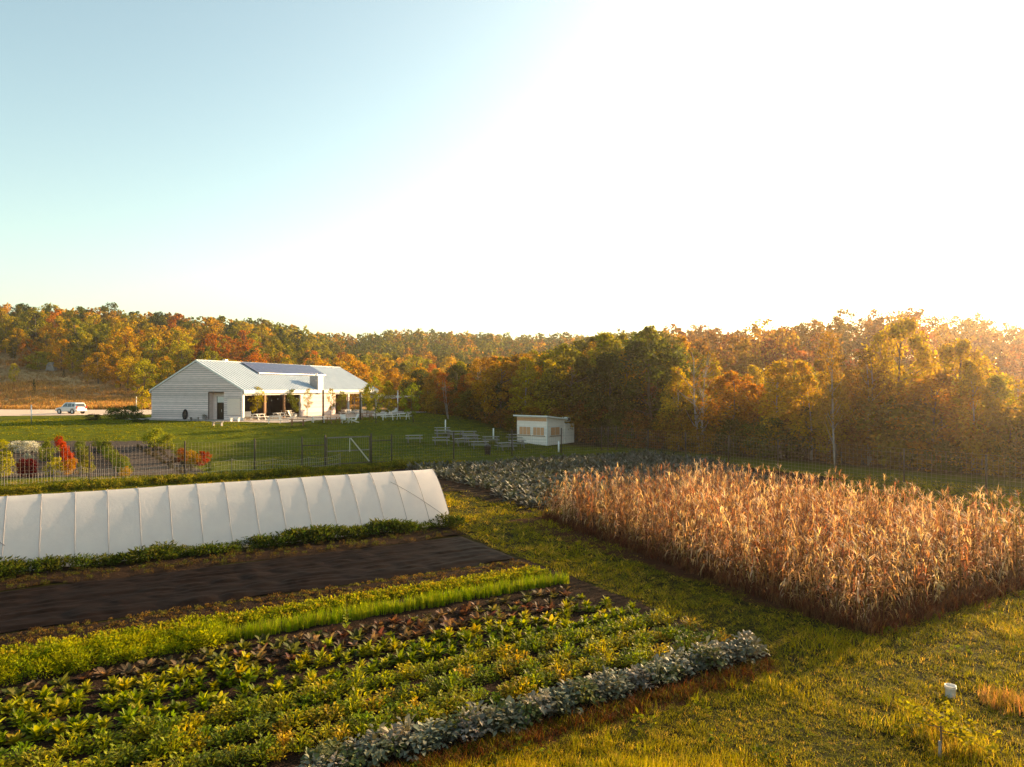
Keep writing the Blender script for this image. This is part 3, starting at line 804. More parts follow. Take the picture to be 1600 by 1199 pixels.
# ------------------------------------------------------------------ brassica plot
pts = []
v = 31.2
r_i = 0
while v < 51.4:
    u = max(19.6 + (v - 30) * 0.08, 19.2 if v < 36 else 21.0) + random.uniform(0, .3)
    while u < 45 - max(0, (42 - v)) * .55:
        if not (v < 30.0 and u < 31):
            pts.append((u + random.uniform(-.1, .1), v + random.uniform(-.1, .1)))
        u += .62
    v += .78
def visible_from(u, v):                          # rows hidden behind the corn stand
    x, y = W(u, v); px = 800 + FPX * x / y; py = HOR + FPX * CAMZ / y
    return px < 860 or py - 12 < 770 - (px - 860) * .12
order = sorted(pts, key=lambda p: W(*p)[1] + (0 if visible_from(*p) else 1000))
BC = [(.125, .135, .12), (.095, .11, .09), (.16, .165, .15), (.08, .09, .065)]
for (u, v) in order[:290]:
    x, y = W(u, v); s = random.uniform(.8, 1.2)
    obj('brassica_plant', random.choice(BRAS), loc=(x, y, .03), rz=random.uniform(0, 6.28), sc=s, color=pick(BC), label='grey green brassica plant in the nearer rows of the plot behind the corn', cat='vegetable plant', group='brassica plot near rows')
rest = np.array(order[290:])
BB = [rosette(13, .32, .46, .15, .22, 1.3, .35, .9, .2, .2, 2) for _ in range(4)]
x, y = W(rest[:, 0], rest[:, 1]); T = np.stack([x, y, np.full_like(x, .03)], -1)
M['silver_tint'] = leafmat('silver_leaf_tint', trans=0.2, var=0.35, hue=0.03, rough=0.6, spec=0.15, attr=True)
stuff('far_brassica_rows', BB, T, rng.uniform(0, 6.28, len(T)), rng.uniform(.8, 1.2, len(T)), tints(len(T), BC), M['silver_tint'], 'farther rows of grey green brassicas towards the shed')

# ------------------------------------------------------------------ corn
def corn(seed):
    r_ = random.Random(seed); H = r_.uniform(1.65, 2.1)
    lean = (r_.gauss(0, .16), r_.gauss(0, .16))
    def at(f): return np.array([lean[0] * f * f, lean[1] * f * f, H * f])
    st = MB().tube([at(0), at(.35), at(.7), at(1.0)], [.016, .014, .011, .006], 4)
    V, F = [], []
    n = r_.randint(12, 16); a0 = r_.uniform(0, 6.28)
    for i in range(n):
        f = .1 + .8 * i / n
        az = a0 + i * math.pi + r_.uniform(-.6, .6)
        e_ = r_.uniform(-.2, 1.0); leafstrip(V, F, at(f), az, e_, (e_ + 1.62) * r_.uniform(.95, 1.1), r_.uniform(.34, .62), r_.uniform(.026, .052), 3, r_.uniform(.1, .6), .1, r_.uniform(-1.6, 1.6), .45)
    leaf = (np.array(V), np.array(F))
    V, F = [], []
    for i in range(9):
        az = r_.uniform(0, 6.28)
        leafstrip(V, F, at(.97) + np.array([0, 0, .02 * i]), az, r_.uniform(.5, 1.4), r_.uniform(.3, 1.2), r_.uniform(.16, .30), .022, 3, 0, .3)
    tas = (np.array(V), np.array(F))
    V, F = [], []
    for i in range(r_.randint(1, 2)):
        az = r_.uniform(0, 6.28); b = at(r_.uniform(.4, .55))
        for k in range(4): leafstrip(V, F, b, az + (k - 1.5) * .5, r_.uniform(-.6, .9), .5, .22, .07, 2, .8, .1)
    ear = (np.array(V), np.array(F))
    return (np.array(st.V), np.array([f_ for f_ in st.F if len(f_) == 4])), leaf, tas, ear
CORN = [corn(i) for i in range(12)]
CM = [tuple(mk(n_, a, M['dry']) for n_, a in zip(('stalk', 'blades', 'tassel', 'ear'), c)) for c in CORN]
cp = []
u = 17.3
while u < 30.6:
    v = 11.1
    while v < 28.8:
        uu = u + (v - 11) * (0.105 * max(0, 1 - (u - 17.3) / 13.3)) + random.uniform(-.1, .1)
        if random.random() > .05: cp.append((uu, v + random.uniform(-.06, .06)))
        v += .17 if random.random() < .8 else .34
    u += .70
CC = [(.64, .41, .26), (.45, .24, .145), (.84, .60, .42), (.36, .165, .10)]
def corn_key(p):
    u, v = p
    x, y = W(u, v)
    e = min(u - 17.3 - (v - 11) * .1, v - 11)       # distance from the two edges towards the camera
    return e * 2.2 + y * .15
cp.sort(key=corn_key)
for (u, v) in cp[:295]:
    x, y = W(u, v); k = random.randrange(len(CM)); s = random.uniform(.74, 1.12) * (0.86 if v > 26.5 else 1); c = pick(CC)
    o = obj('corn_plant', CM[k][0], loc=(x, y, .01), rz=random.uniform(0, 6.28), sc=s, color=jitter((.40, .24, .10)), label='tall dry corn plant in the front rows of the stand facing the bucket' if v < 13.5 and u > 18.5 else 'tall dry corn plant along the grass path edge of the stand', cat='corn plant', group='corn plants in the front rows' if v < 13.5 and u > 18.5 else 'corn plants along the path')
    for nm, me in zip(('leaves', 'tassel', 'ear'), CM[k][1:]):
        obj(nm, me, o, color=c)
rest = np.array(cp[295:])
full = []
for c in CORN:
    Vs, Fs, off = [], [], 0
    for (V_, F_) in c:
        Vs.append(V_); Fs.append(F_ + off); off += len(V_)
    full.append((np.concatenate(Vs), np.concatenate(Fs)))
x, y = W(rest[:, 0], rest[:, 1]); T = np.stack([x, y, np.full_like(x, .01)], -1)
stuff('corn_stand', full, T, rng.uniform(0, 6.28, len(T)), rng.uniform(.72, 1.14, len(T)), tints(len(T), CC, .35), M['dry_tint'], 'dense dry golden corn stand behind its front rows')

# red brown stubble and husks along the corn edge and the bare strip
T, u, v = strip_pts(1500, 0, 1, 0, 1)
k = rng.random(1500) < .6
v2 = np.where(k, rng.uniform(11, 28.5, 1500), 10.95 + rng.normal(0, .16, 1500)); u2 = np.where(k, 17.15 + (v2 - 11) * .105 + rng.normal(0, .16, 1500), rng.uniform(17, 30.5, 1500))
T[:, 0], T[:, 1] = W(u2, v2)
stuff('corn_stubble', [blades(8, .42, .12, .025, .7, 2) for _ in range(4)], T, rng.uniform(0, 6.28, 1500), rng.uniform(.4, 1.3, 1500), tints(1500, [(.13, .05, .03), (.10, .035, .02), (.22, .11, .06)]), M['dry_tint'], 'red brown stubble along the foot of the corn')
T, u, v = strip_pts(900, -1, 13.5, 10.45, 11.0)
stuff('red_weeds', [blades(8, .22, .12, .016, .8, 2) for _ in range(4)], T, rng.uniform(0, 6.28, 900), rng.uniform(.4, 1.2, 900), tints(900, [(.09, .035, .018), (.12, .06, .02), (.12, .11, .018), (.12, .05, .02)]), M['grass_tint'], 'reddish low weeds over the bare strip before the silver row')

# ------------------------------------------------------------------ grass
def in_beds(u, v):
    m = (u < 13.9) & (v > 11.1) & (v < 29.6)
    m |= (u < 14.6) & (v > 29.4) & (v < 34.2)
    m |= (u > 17.0 + (v - 11) * .1) & (u < 30.8) & (v > 11.0) & (v < 29)
    m |= (u > 19.8) & (v > 30.4) & (v < 51.6) & (u < 45)
    m |= (u < 13.3) & (v > 10.55) & (v < 10.75)
    return m
def grass(n, r0, r1, azr, hgt, wid, name, label, cols, nb, seg=2):
    rr = np.exp(rng.uniform(math.log(r0), math.log(r1), n)); az = rng.uniform(R(-azr), R(azr), n)
    x = rr * np.sin(az); y = rr * np.cos(az)
    u = CU * x + SU * y; v = -SU * x + CU * y
    ok = ~in_beds(u, v) & (v < 58) & (u < 50) & (wood_depth(x, y) < 0)
    x, y, u, v, rr = x[ok], y[ok], u[ok], v[ok], rr[ok]
    n1 = vnoise(x, y, .55, 51); n2 = vnoise(x, y, 1.9, 52); n3 = vnoise(u * .35, v, .5, 53)
    lush = np.clip((14 - v) / 10, 0, 1) * .7 + .3          # the path is trodden short, the open grass near the camera is longer
    s = (.22 + 1.5 * n1 * n2 + .3 * n2) * (.45 + .85 * lush)
    base = [blades(nb, hgt, .085, wid, .9, seg) for k in range(5)]
    t = np.clip(n3 * .6 + n2 * .5 - .1 + rng.normal(0, .15, len(x)), 0, 1)[:, None]
    c = np.array(cols[0]) * (1 - t) + np.array(cols[1]) * t
    dryp = (rng.random(len(x)) < .12)[:, None]
    c = np.where(dryp, np.array(cols[2]), c) * rng.uniform(.75, 1.25, (len(x), 1))
    T = np.stack([x, y, np.zeros_like(x)], -1)
    sc = np.clip(rr / 14, .9, 2.2)
    S = np.stack([sc * (0.7 + .3 * s), sc * (0.7 + .3 * s), s * np.clip(rr / 22, .9, 1.25)], -1)
    stuff(name, base, T, rng.uniform(0, 6.28, len(T)), S, c, M['grass_tint'], label)
GC = [(.20, .21, .014), (.48, .38, .03), (.78, .55, .14)]
grass(54000, 9.5, 26, 44, .20, .013, 'grass', 'short uneven grass of the path and the corner by the bucket', GC, 5)
grass(34000, 26, 58, 42, .20, .02, 'far_path_grass', 'short grass of the farther path and field margins', GC, 5, 1)
T, u, v = strip_pts(520, 4, 30, -4, 10.6, 0.0)
ok = vnoise(T[:, 0], T[:, 1], 1.6, 71) > .5
T = T[ok]; n_ = len(T)
stuff('grass_weeds', [bushq(34, .16, .16, .04, .08, .6) for _ in range(4)], T, rng.uniform(0, 6.28, n_), rng.uniform(.6, 1.7, n_), tints(n_, [(.10, .12, .02), (.14, .15, .02), (.16, .15, .03), (.07, .09, .02)]), M['grass_tint'], 'low broadleaf weeds scattered through the rough grass')
def lawn_grass():
    n = 16000
    x = rng.uniform(-62, 14, n); y = rng.uniform(56, 122, n)
    v = -SU * x + CU * y
    dx, dy = x - BARN[0], y - BARN[1]; a = dx * LD.x + dy * LD.y; b = -dx * LD.y + dy * LD.x
    ok = (v > 57.5) & (wood_depth(x, y) < 0) & ~((a > -3.6) & (a < 40) & (b > -9.5) & (b < 17)) & (np.abs(x / y) < .8) & ~((x < -50) & (y > 95))
    gx, gy = pix(330, 742)[:2]
    ok &= ~((x < gx + 1) & (v < 76))
    x, y = x[ok], y[ok]; k = len(x)
    st_ = vnoise(x * .15 + y * .1, y, 1.8, 91)
    c = (np.array([.15, .18, .014]) * (1 - st_[:, None]) + np.array([.32, .29, .025]) * st_[:, None]) * rng.uniform(.7, 1.3, (k, 1))
    stuff('lawn_grass', [blades(7, .13, .3, .05, .8, 1) for _ in range(4)], np.stack([x, y, h(x, y)], -1), rng.uniform(0, 6.28, k), rng.uniform(.6, 1.3, k), c, M['grass_tint'], 'mown green lawn between the fence and the barn')
lawn_grass()
# taller tussocks near the sapling
T, u, v = strip_pts(900, 3, 34, -6, 10.4, 0.0)
ok = (vnoise(T[:, 0], T[:, 1], 1.1, 75) > .48) & ~((u > 16.6) & (v > 10.4))
T = T[ok]; n_ = len(T)
stuff('grass_tussocks', [blades(26, .30, .13, .013, .75, 2) for _ in range(5)], T, rng.uniform(0, 6.28, n_), rng.uniform(.5, 1.15, n_), tints(n_, [(.26, .25, .02), (.38, .31, .03), (.20, .21, .02), (.58, .42, .10)]), M['grass_tint'], 'longer tufts standing out of the rough grass')
def tuss(px, py, n, rad, hgt, cols, name, label):
    x0, y0, z0 = pix(px, py)
    a = rng.uniform(0, 6.28, n); r_ = rad * np.sqrt(rng.random(n))
    T = np.stack([x0 + r_ * np.cos(a), y0 + r_ * np.sin(a), np.full(n, z0)], -1)
    stuff(name, [blades(9, hgt, .06, .014, .6, 3) for _ in range(4)], T, a, rng.uniform(.6, 1.2, n), tints(n, cols), M['grass_tint'], label)
tuss(1480, 1170, 60, .55, .42, [(.46, .30, .08), (.40, .33, .06), (.30, .27, .04)], 'tussock_grass', 'golden tall grass around the foot of the sapling')
tuss(1585, 1110, 60, .6, .34, [(.5, .28, .14), (.42, .28, .08)], 'tussock_grass', 'reddish dry grass clump at the frame edge by the bucket')

# ------------------------------------------------------------------ trees
def leafcloud(C, rad, n, size, rs, upb=.35):
    """n rhombic leaf faces spread over clumps with centres C and radii rad"""
    k = rs.integers(0, len(C), n)
    d = rs.normal(size=(n, 3)); d /= np.linalg.norm(d, axis=1)[:, None]
    rr = rs.random(n) ** .38
    P = C[k] + d * (rr * rad[k])[:, None] * np.array([1, 1, .8])
    nr = d * .6 + rs.normal(size=(n, 3)) * .7 + np.array([0, 0, upb]); nr /= np.linalg.norm(nr, axis=1)[:, None]
    a = np.cross(nr, rs.normal(size=(n, 3))); a /= np.linalg.norm(a, axis=1)[:, None]
    b = np.cross(nr, a)
    s = (size * rs.uniform(.6, 1.3, n))[:, None]
    V = np.stack([P - a * s * .5, P - b * s * .32, P + a * s * .5, P + b * s * .32], 1).reshape(-1, 3)
    return V, np.arange(4 * n).reshape(-1, 4)

def tree(seed, H, base, Rm, prof, nclump, nleaf, leaf, rt, crad=(.16, .30), limbs=14, lean=.4, stems=1):
    rs = np.random.default_rng(seed); r_ = random.Random(seed)
    tk = MB()
    C, rad = [], []
    for st in range(stems):
        lx, ly = r_.uniform(-lean, lean), r_.uniform(-lean, lean)
        ox, oy = (0, 0) if stems == 1 else (r_.uniform(-.35, .35), r_.uniform(-.35, .35))
        def at(f, lx=lx, ly=ly, ox=ox, oy=oy): return np.array([ox + lx * f + .12 * math.sin(f * 5 + seed), oy + ly * f + .12 * math.cos(f * 4 + seed), H * f])
        tk.tube([at(f) for f in (0, .12, .3, .5, .7, .88)], [rt * 1.25, rt, rt * .82, rt * .6, rt * .4, rt * .16], 6)
        cs = []
        for i in range(nclump // stems):
            f = (i + r_.random()) / (nclump // stems)
            z = base + (H - base) * f
            R_ = Rm * prof(f)
            q = math.sqrt(r_.uniform(.08, 1)) ; az = r_.uniform(0, 6.283)
            c0 = at(z / H); p = np.array([c0[0] + math.cos(az) * R_ * q, c0[1] + math.sin(az) * R_ * q, z])
            cs.append(p); C.append(p); rad.append(Rm * r_.uniform(*crad) * (.7 + .5 * prof(f)))
        for p in r_.sample(cs, min(limbs // stems, len(cs))):
            f0 = max(.12, min(.85, p[2] / H - r_.uniform(.1, .22)))
            s0 = at(f0); mid = (s0 + p) / 2 + np.array([0, 0, -.12 * r_.random()])
            tk.tube([s0, mid, p], [rt * .38, rt * .25, rt * .08], 4, False)
    V, F = leafcloud(np.array(C), np.array(rad), nleaf, leaf, rs)
    return tk, (V, F)
round_ = lambda f: math.sin(math.pi * min(1, .12 + .86 * f)) ** .6
oval_ = lambda f: (math.sin(math.pi * (.08 + .90 * f)) ** .7) * (1.1 - .35 * f)
cone_ = lambda f: 1.02 - .92 * f
TREES = {}
def addkind(k, n, m_, **kw):
    L = []
    for i in range(n):
        tk, cr = tree(hash(k) % 1 + 17 * i + len(k) * 101, **kw)
        L.append((tk.mesh('trunk', m_, True), npmesh('crown', cr[0], cr[1], M['leaf'])))
    TREES[k] = L
addkind('maple_tree', 4, M['bark'], H=10, base=2.2, Rm=3.6, prof=round_, nclump=52, nleaf=6000, leaf=.31, rt=.17)
addkind('poplar_tree', 4, M['birch'], H=10, base=1.6, Rm=2.1, prof=oval_, nclump=52, nleaf=5600, leaf=.25, rt=.10, crad=(.2, .38))
addkind('birch_tree', 3, M['birch'], H=10, base=3.6, Rm=2.0, prof=oval_, nclump=40, nleaf=2600, leaf=.20, rt=.085, stems=2, limbs=20, lean=.9, crad=(.22, .42))
addkind('shrub', 4, M['bark'], H=3.2, base=.2, Rm=1.7, prof=round_, nclump=30, nleaf=2400, leaf=.21, rt=.05, stems=2, limbs=8, crad=(.25, .42))
addkind('bare_tree', 2, M['birch'], H=10, base=2.8, Rm=2.1, prof=oval_, nclump=46, nleaf=420, leaf=.24, rt=.09, stems=2, limbs=46, lean=.8, crad=(.2, .36))
addkind('cedar_tree', 2, M['bark'], H=5, base=.2, Rm=1.1, prof=cone_, nclump=44, nleaf=1700, leaf=.18, rt=.07, crad=(.16, .26), limbs=4, lean=.05)
addkind('hill_tree', 5, M['bark'], H=10, base=1.0, Rm=3.7, prof=round_, nclump=38, nleaf=2600, leaf=.40, rt=.17, limbs=6)
addkind('young_tree', 2, M['bark'], H=5, base=1.4, Rm=1.4, prof=round_, nclump=26, nleaf=1300, leaf=.2, rt=.05, limbs=10, lean=.1, crad=(.22, .4))

def put(kind, x, y, height, color, label, cat='tree', group=None, name=None, wide=1.0, sink=.05):
    tm, cm = random.choice(TREES[kind])
    H0 = {'shrub': 3.2, 'cedar_tree': 5, 'young_tree': 5}.get(kind, 10)
    s = height / H0
    z = hz(x, y)
    o = empty(name or kind, (x, y, z - sink), random.uniform(0, 6.28), label=label, cat=cat, group=group)
    o.scale = (s * wide, s * wide, s)
    obj('trunk', tm, o); obj('crown', cm, o, color=color)
    return o

YG = [(.44, .36, .03), (.32, .29, .025), (.50, .37, .03), (.25, .24, .022)]
GOLD = [(.60, .36, .03), (.54, .34, .028), (.56, .30, .026)]
ORA = [(.50, .20, .03), (.48, .24, .03), (.40, .15, .025)]
RED = [(.32, .07, .025), (.36, .10, .025)]
DKG = [(.07, .085, .016), (.10, .11, .02), (.14, .13, .02), (.17, .15, .022)]
RUS = [(.34, .20, .04), (.28, .15, .045), (.40, .25, .05), (.24, .15, .04)]

# the wood along the lawn and the right-hand fence
def wood():
    HT_PX = [560, 640, 720, 800, 880, 930, 1000, 1070, 1110, 1180, 1250, 1320, 1400, 1470, 1540, 1640, 1760]
    HT = [7, 7.0, 8.0, 8.5, 10.0, 11.6, 12.2, 12.0, 9.0, 8.6, 9.0, 8.4, 9.4, 7.6, 7.8, 7.4, 7.4]
    P = []
    for tries in range(9000):
        x = random.uniform(-30, 66); y = random.uniform(44, 140)
        px = 800 + FPX * x / y
        if not 585 < px < 1760: continue
        d = float(wood_depth(np.array([x]), np.array([y]))[0])
        if d < 1.5 or d > 40: continue
        if math.hypot(x - 5.0, y - 77) < 5.6: continue
        sp = 2.35 + .05 * d
        if any((x - q[0]) ** 2 + (y - q[1]) ** 2 < sp * sp for q in P): continue
        P.append((x, y, d, px))
    P.sort(key=lambda q: q[2])
    n_sh = 0
    for i, (x, y, d, px) in enumerate(P[:330]):
        H = np.interp(px, HT_PX, HT) * random.uniform(.68, 1.08)
        where = 'behind the picnic lawn' if px < 800 else 'behind the white shed' if px < 960 else 'behind the brassica plot' if px < 1130 else 'behind the corn stand'
        g = 'wood ' + where
        q = random.random()
        if px < 800:
            kind, cs, nm = ('poplar_tree', YG, 'yellow green') if q < .34 else ('maple_tree', ORA + GOLD, 'orange') if q < .62 else ('maple_tree', DKG + RUS, 'dark green') if q < .86 else ('birch_tree', RUS, 'thin rust leaved')
        elif px < 1130:
            kind, cs, nm = ('poplar_tree', YG + GOLD[:1], 'yellow green') if q < .52 else ('maple_tree', DKG + YG[3:], 'dark green') if q < .74 else ('birch_tree', RUS, 'thin rust leaved') if q < .88 else ('bare_tree', RUS, 'half bare')
        else:
            kind, cs, nm = ('poplar_tree', YG[:3] + GOLD[:2], 'golden') if q < .54 else ('maple_tree', RUS + ORA[1:2], 'rust brown') if q < .72 else ('birch_tree', RUS, 'thin rust leaved') if q < .88 else ('bare_tree', RUS, 'half bare')
        nk = {'poplar_tree': 'poplar', 'maple_tree': 'maple', 'birch_tree': 'white stemmed birch', 'bare_tree': 'pale stemmed tree'}[kind]
        row_ = 'at the edge of' if d < 8 else 'deep in'
        put(kind, x, y, H, pick(cs), f'{nm} {nk} {row_} the wood {where}', group=f'{nk} trees {row_} the {g}', wide=random.uniform(.9, 1.25))
    # understorey along the edge
    Q = []
    for tries in range(5000):
        x = random.uniform(-30, 60); y = random.uniform(44, 135); px = 800 + FPX * x / y
        if not 600 < px < 1740: continue
        d = float(wood_depth(np.array([x]), np.array([y]))[0])
        if not .6 < d < 10 or math.hypot(x - 5.0, y - 77) < 5.2: continue
        if any((x - q[0]) ** 2 + (y - q[1]) ** 2 < 2.8 for q in Q): continue
        Q.append((x, y, d, px))
    for (x, y, d, px) in Q[:260]:
        where = 'behind the picnic lawn' if px < 800 else 'behind the white shed' if px < 960 else 'behind the brassica plot' if px < 1130 else 'behind the corn stand'
        put('shrub', x, y, random.uniform(2.0, 5.4) * (.7 if d < 2 else 1), pick(RUS + DKG + RUS[:2]), f'dark brownish shrub at the foot of the wood {where}', 'shrub', f'undergrowth shrubs {where}', wide=random.uniform(.9, 1.3))
wood()
# single trees that stand out in the wood
for (px, py, H, kind, c, lb, wd) in (
        (1310, 742, 10.6, 'birch_tree', (.34, .2, .05), 'slender white stemmed birch showing its trunk behind the corn', .8),
        (1010, 704, 7.5, 'birch_tree', (.30, .12, .04), 'twin stemmed rust birch leaning at the fence corner', .9),
        (1022, 703, 13.2, 'poplar_tree', (.36, .33, .04), 'tallest yellow green poplar rising over the shed end of the wood', 1.2),
        (950, 700, 12.4, 'poplar_tree', (.34, .31, .04), 'tall yellow topped poplar just right of the shed', 1.3),
        (1405, 735, 11.8, 'maple_tree', (.56, .40, .05), 'big golden tree standing above the wood behind the corn', .78),
        (1500, 740, 10.0, 'maple_tree', (.54, .37, .05), 'rounded golden tree next to the biggest golden one', .85),
        (700, 655, 6.2, 'birch_tree', (.34, .11, .03), 'small rust coloured birch with pale leaning stems by the lawn', 1.1)):
    x, y, z = pix(px, py - 10 if px > 900 else py)
    put(kind, x, y, H, c, lb, wide=wd)

# hillside trees
def hillside():
    P = []
    for tries in range(16000):
        az = random.uniform(AZT[1] - .06, math.atan((720 - 800) / FPX)); r_ = random.uniform(150, 360)
        x, y = r_ * math.sin(az), r_ * math.cos(az)
        px = 800 + FPX * math.tan(az)
        d = r_ * math.cos(az)
        lo = np.interp(px, [-100, 0, 90, 130, 230, 330, 430, 520, 600, 700], [196, 200, 205, 190, 168, 165, 172, 160, 168, 170])
        hi = np.interp(px, [0, 430, 520, 720], [312, 350, 360, 330])
        if not lo < d < hi: continue
        if float(wood_depth(np.array([x]), np.array([y]))[0]) > -3 and d < 165: continue
        if any((x - q[0]) ** 2 + (y - q[1]) ** 2 < 40 for q in P): continue
        P.append((x, y, d, px, lo, hi))
    P.sort(key=lambda q: q[2] - .3 * (q[2] - q[4] > 90) * 0)
    front = P[:280]; back = P[280:]
    for (x, y, d, px, lo, hi) in front:
        f = (d - lo) / (hi - lo); q = random.random()
        if f < .18:
            cs, nm = (ORA, 'orange') if q < (.10 if px < 330 else .24) else (RED, 'red') if q < (.13 if px < 330 else .27) else (GOLD, 'golden') if q < .5 else (YG, 'yellow green') if q < .84 else (DKG, 'dark green')
        elif f < .55:
            cs, nm = (GOLD, 'golden') if q < .22 else (YG, 'yellow green') if q < .66 else (ORA, 'orange') if q < (.68 if px < 330 else .74) else (DKG, 'dark green')
        else:
            cs, nm = (DKG, 'dark green') if q < .68 else (YG, 'yellow green') if q < .9 else (GOLD, 'golden')
        kind = 'hill_tree' if q < .8 or f > .5 else 'poplar_tree'
        H = random.uniform(5.5, 11) if f < .2 else random.uniform(9, 14)
        where = 'above the dry meadow' if px < 235 else 'behind the barn roof' if px < 540 else 'beyond the picnic yard'
        low = 'low on' if f < .2 else 'halfway up' if f < .55 else 'high on'
        put(kind, x, y, H, pick(cs), f'{nm} autumn tree {low} the hillside {where}', group=f'{nm} trees {low} the hill {where}', name='hillside_tree', wide=random.uniform(.85, 1.25))
    return back
back = hillside()

# the far woods, too distant to pick trees apart
def farwood():
    pts_ = [(q[0], q[1]) for q in back]
    for tries in range(9000):
        az = random.uniform(AZT[1] - .05, math.atan((1760 - 800) / FPX)); px = 800 + FPX * math.tan(az)
        d0 = np.interp(az, AZT, D0); d1 = np.interp(az, AZT, D1)
        d = random.uniform(d0 + (d1 - d0) * (.72 if px < 560 else .12), d1 + 22)
        if px > 1000: d = random.uniform(105, d1 + 20)
        y = d; x = d * math.tan(az)
        pts_.append((x, y))
    P = np.array(pts_); keep = []; grid = {}
    for i, (x, y) in enumerate(P):
        s = 5.6; k = (int(x // s), int(y // s))
        if any(abs(P[j][0] - x) < s and abs(P[j][1] - y) < s and (P[j][0] - x) ** 2 + (P[j][1] - y) ** 2 < s * s for a in (-1, 0, 1) for b in (-1, 0, 1) for j in grid.get((k[0] + a, k[1] + b), [])): continue
        wd_ = float(wood_depth(np.array([x]), np.array([y]))[0])
        if 0 < wd_ < 36 and y < 150: continue
        grid.setdefault(k, []).append(i); keep.append(i)
    P = P[keep]
    print('far trees', len(P))
    bases = []
    for i in range(6):
        tk, cr = tree(900 + i, H=10, base=1.2, Rm=3.8, prof=round_, nclump=26, nleaf=200, leaf=1.1, rt=.2, limbs=0, crad=(.2, .34))
        bases.append(cr)
    x, y = P[:, 0], P[:, 1]; T = np.stack([x, y, h(x, y)], -1)
    px = 800 + FPX * x / y
    n = len(P)
    cl = 1.35 * np.array(DKG + DKG + RUS + RUS[:2] + [(.26, .2, .04), (.3, .14, .04), (.22, .2, .04)])[rng.integers(0, 17, n) % 13]
    cr_ = np.array(RUS + [(.30, .13, .06), (.34, .15, .06), (.24, .10, .05), (.28, .15, .05)] + [(.16, .12, .03), (.30, .17, .05)])[rng.integers(0, 10, n)]
    c = np.where((px > 1040)[:, None], cr_, cl) * rng.uniform(.7, 1.3, (n, 1))
    s = rng.uniform(.85, 1.2, n)
    nr = np.hypot(x, y) < 240
    fine = []
    for i in range(5):
        tk, cr = tree(950 + i, H=10, base=1.2, Rm=3.2, prof=(round_, oval_)[i % 2], nclump=48, nleaf=800, leaf=.54, rt=.2, limbs=0, crad=(.18, .34)); fine.append(cr)
    print('near of far', nr.sum(), (~nr).sum())
    stuff('distant_wood', bases, T[~nr], rng.uniform(0, 6.28, (~nr).sum()), s[~nr], c[~nr], M['leaf_tint'], 'far wooded ridge of dark green and rust trees along the skyline')
    stuff('wood_backdrop', fine, T[nr], rng.uniform(0, 6.28, nr.sum()), s[nr], c[nr], M['leaf_tint'], 'crowns of the deeper wood rising behind the corn field edge')
farwood()

# ------------------------------------------------------------------ meadow grass, shrubs and stones on the left
def meadow():
    n = 28000
    az = rng.uniform(AZT[1] - .1, math.atan((560 - 800) / FPX), n); d = rng.uniform(131, 235, n)
    x, y = d * np.tan(az), d
    b = vnoise(x, y, 14, 61); s2 = vnoise(x * .25, y, 5, 62)
    ok = (h(x, y) > 2.0) & (rng.random(n) < .35 + .9 * s2)
    # keep off the barn and the road
    dx, dy = x - BARN[0], y - BARN[1]; a = dx * LD.x + dy * LD.y; bb = -dx * LD.y + dy * LD.x
    ok &= ~((a > -5) & (a < 40) & (bb > -10) & (bb < 20)) & ~((x > -112) & (x < -50) & (y < 134.5))
    x, y, b, s2 = x[ok], y[ok], b[ok], s2[ok]
    T = np.stack([x, y, h(x, y) - .05], -1)
    t = s2[:, None]
    c = (np.array([.60, .36, .15]) * t + np.array([.26, .15, .07]) * (1 - t)) * rng.uniform(.7, 1.3, (len(x), 1))
    stuff('meadow_grass', [blades(6, .9, .5, .14, .5, 1) for _ in range(5)], T, rng.uniform(0, 6.28, len(x)), (.5 + .8 * b * s2) * np.where(y < 141, 1.5, 1.0), c, M['dry_tint'], 'tall dry brown meadow grass on the slope beside the barn')
meadow()

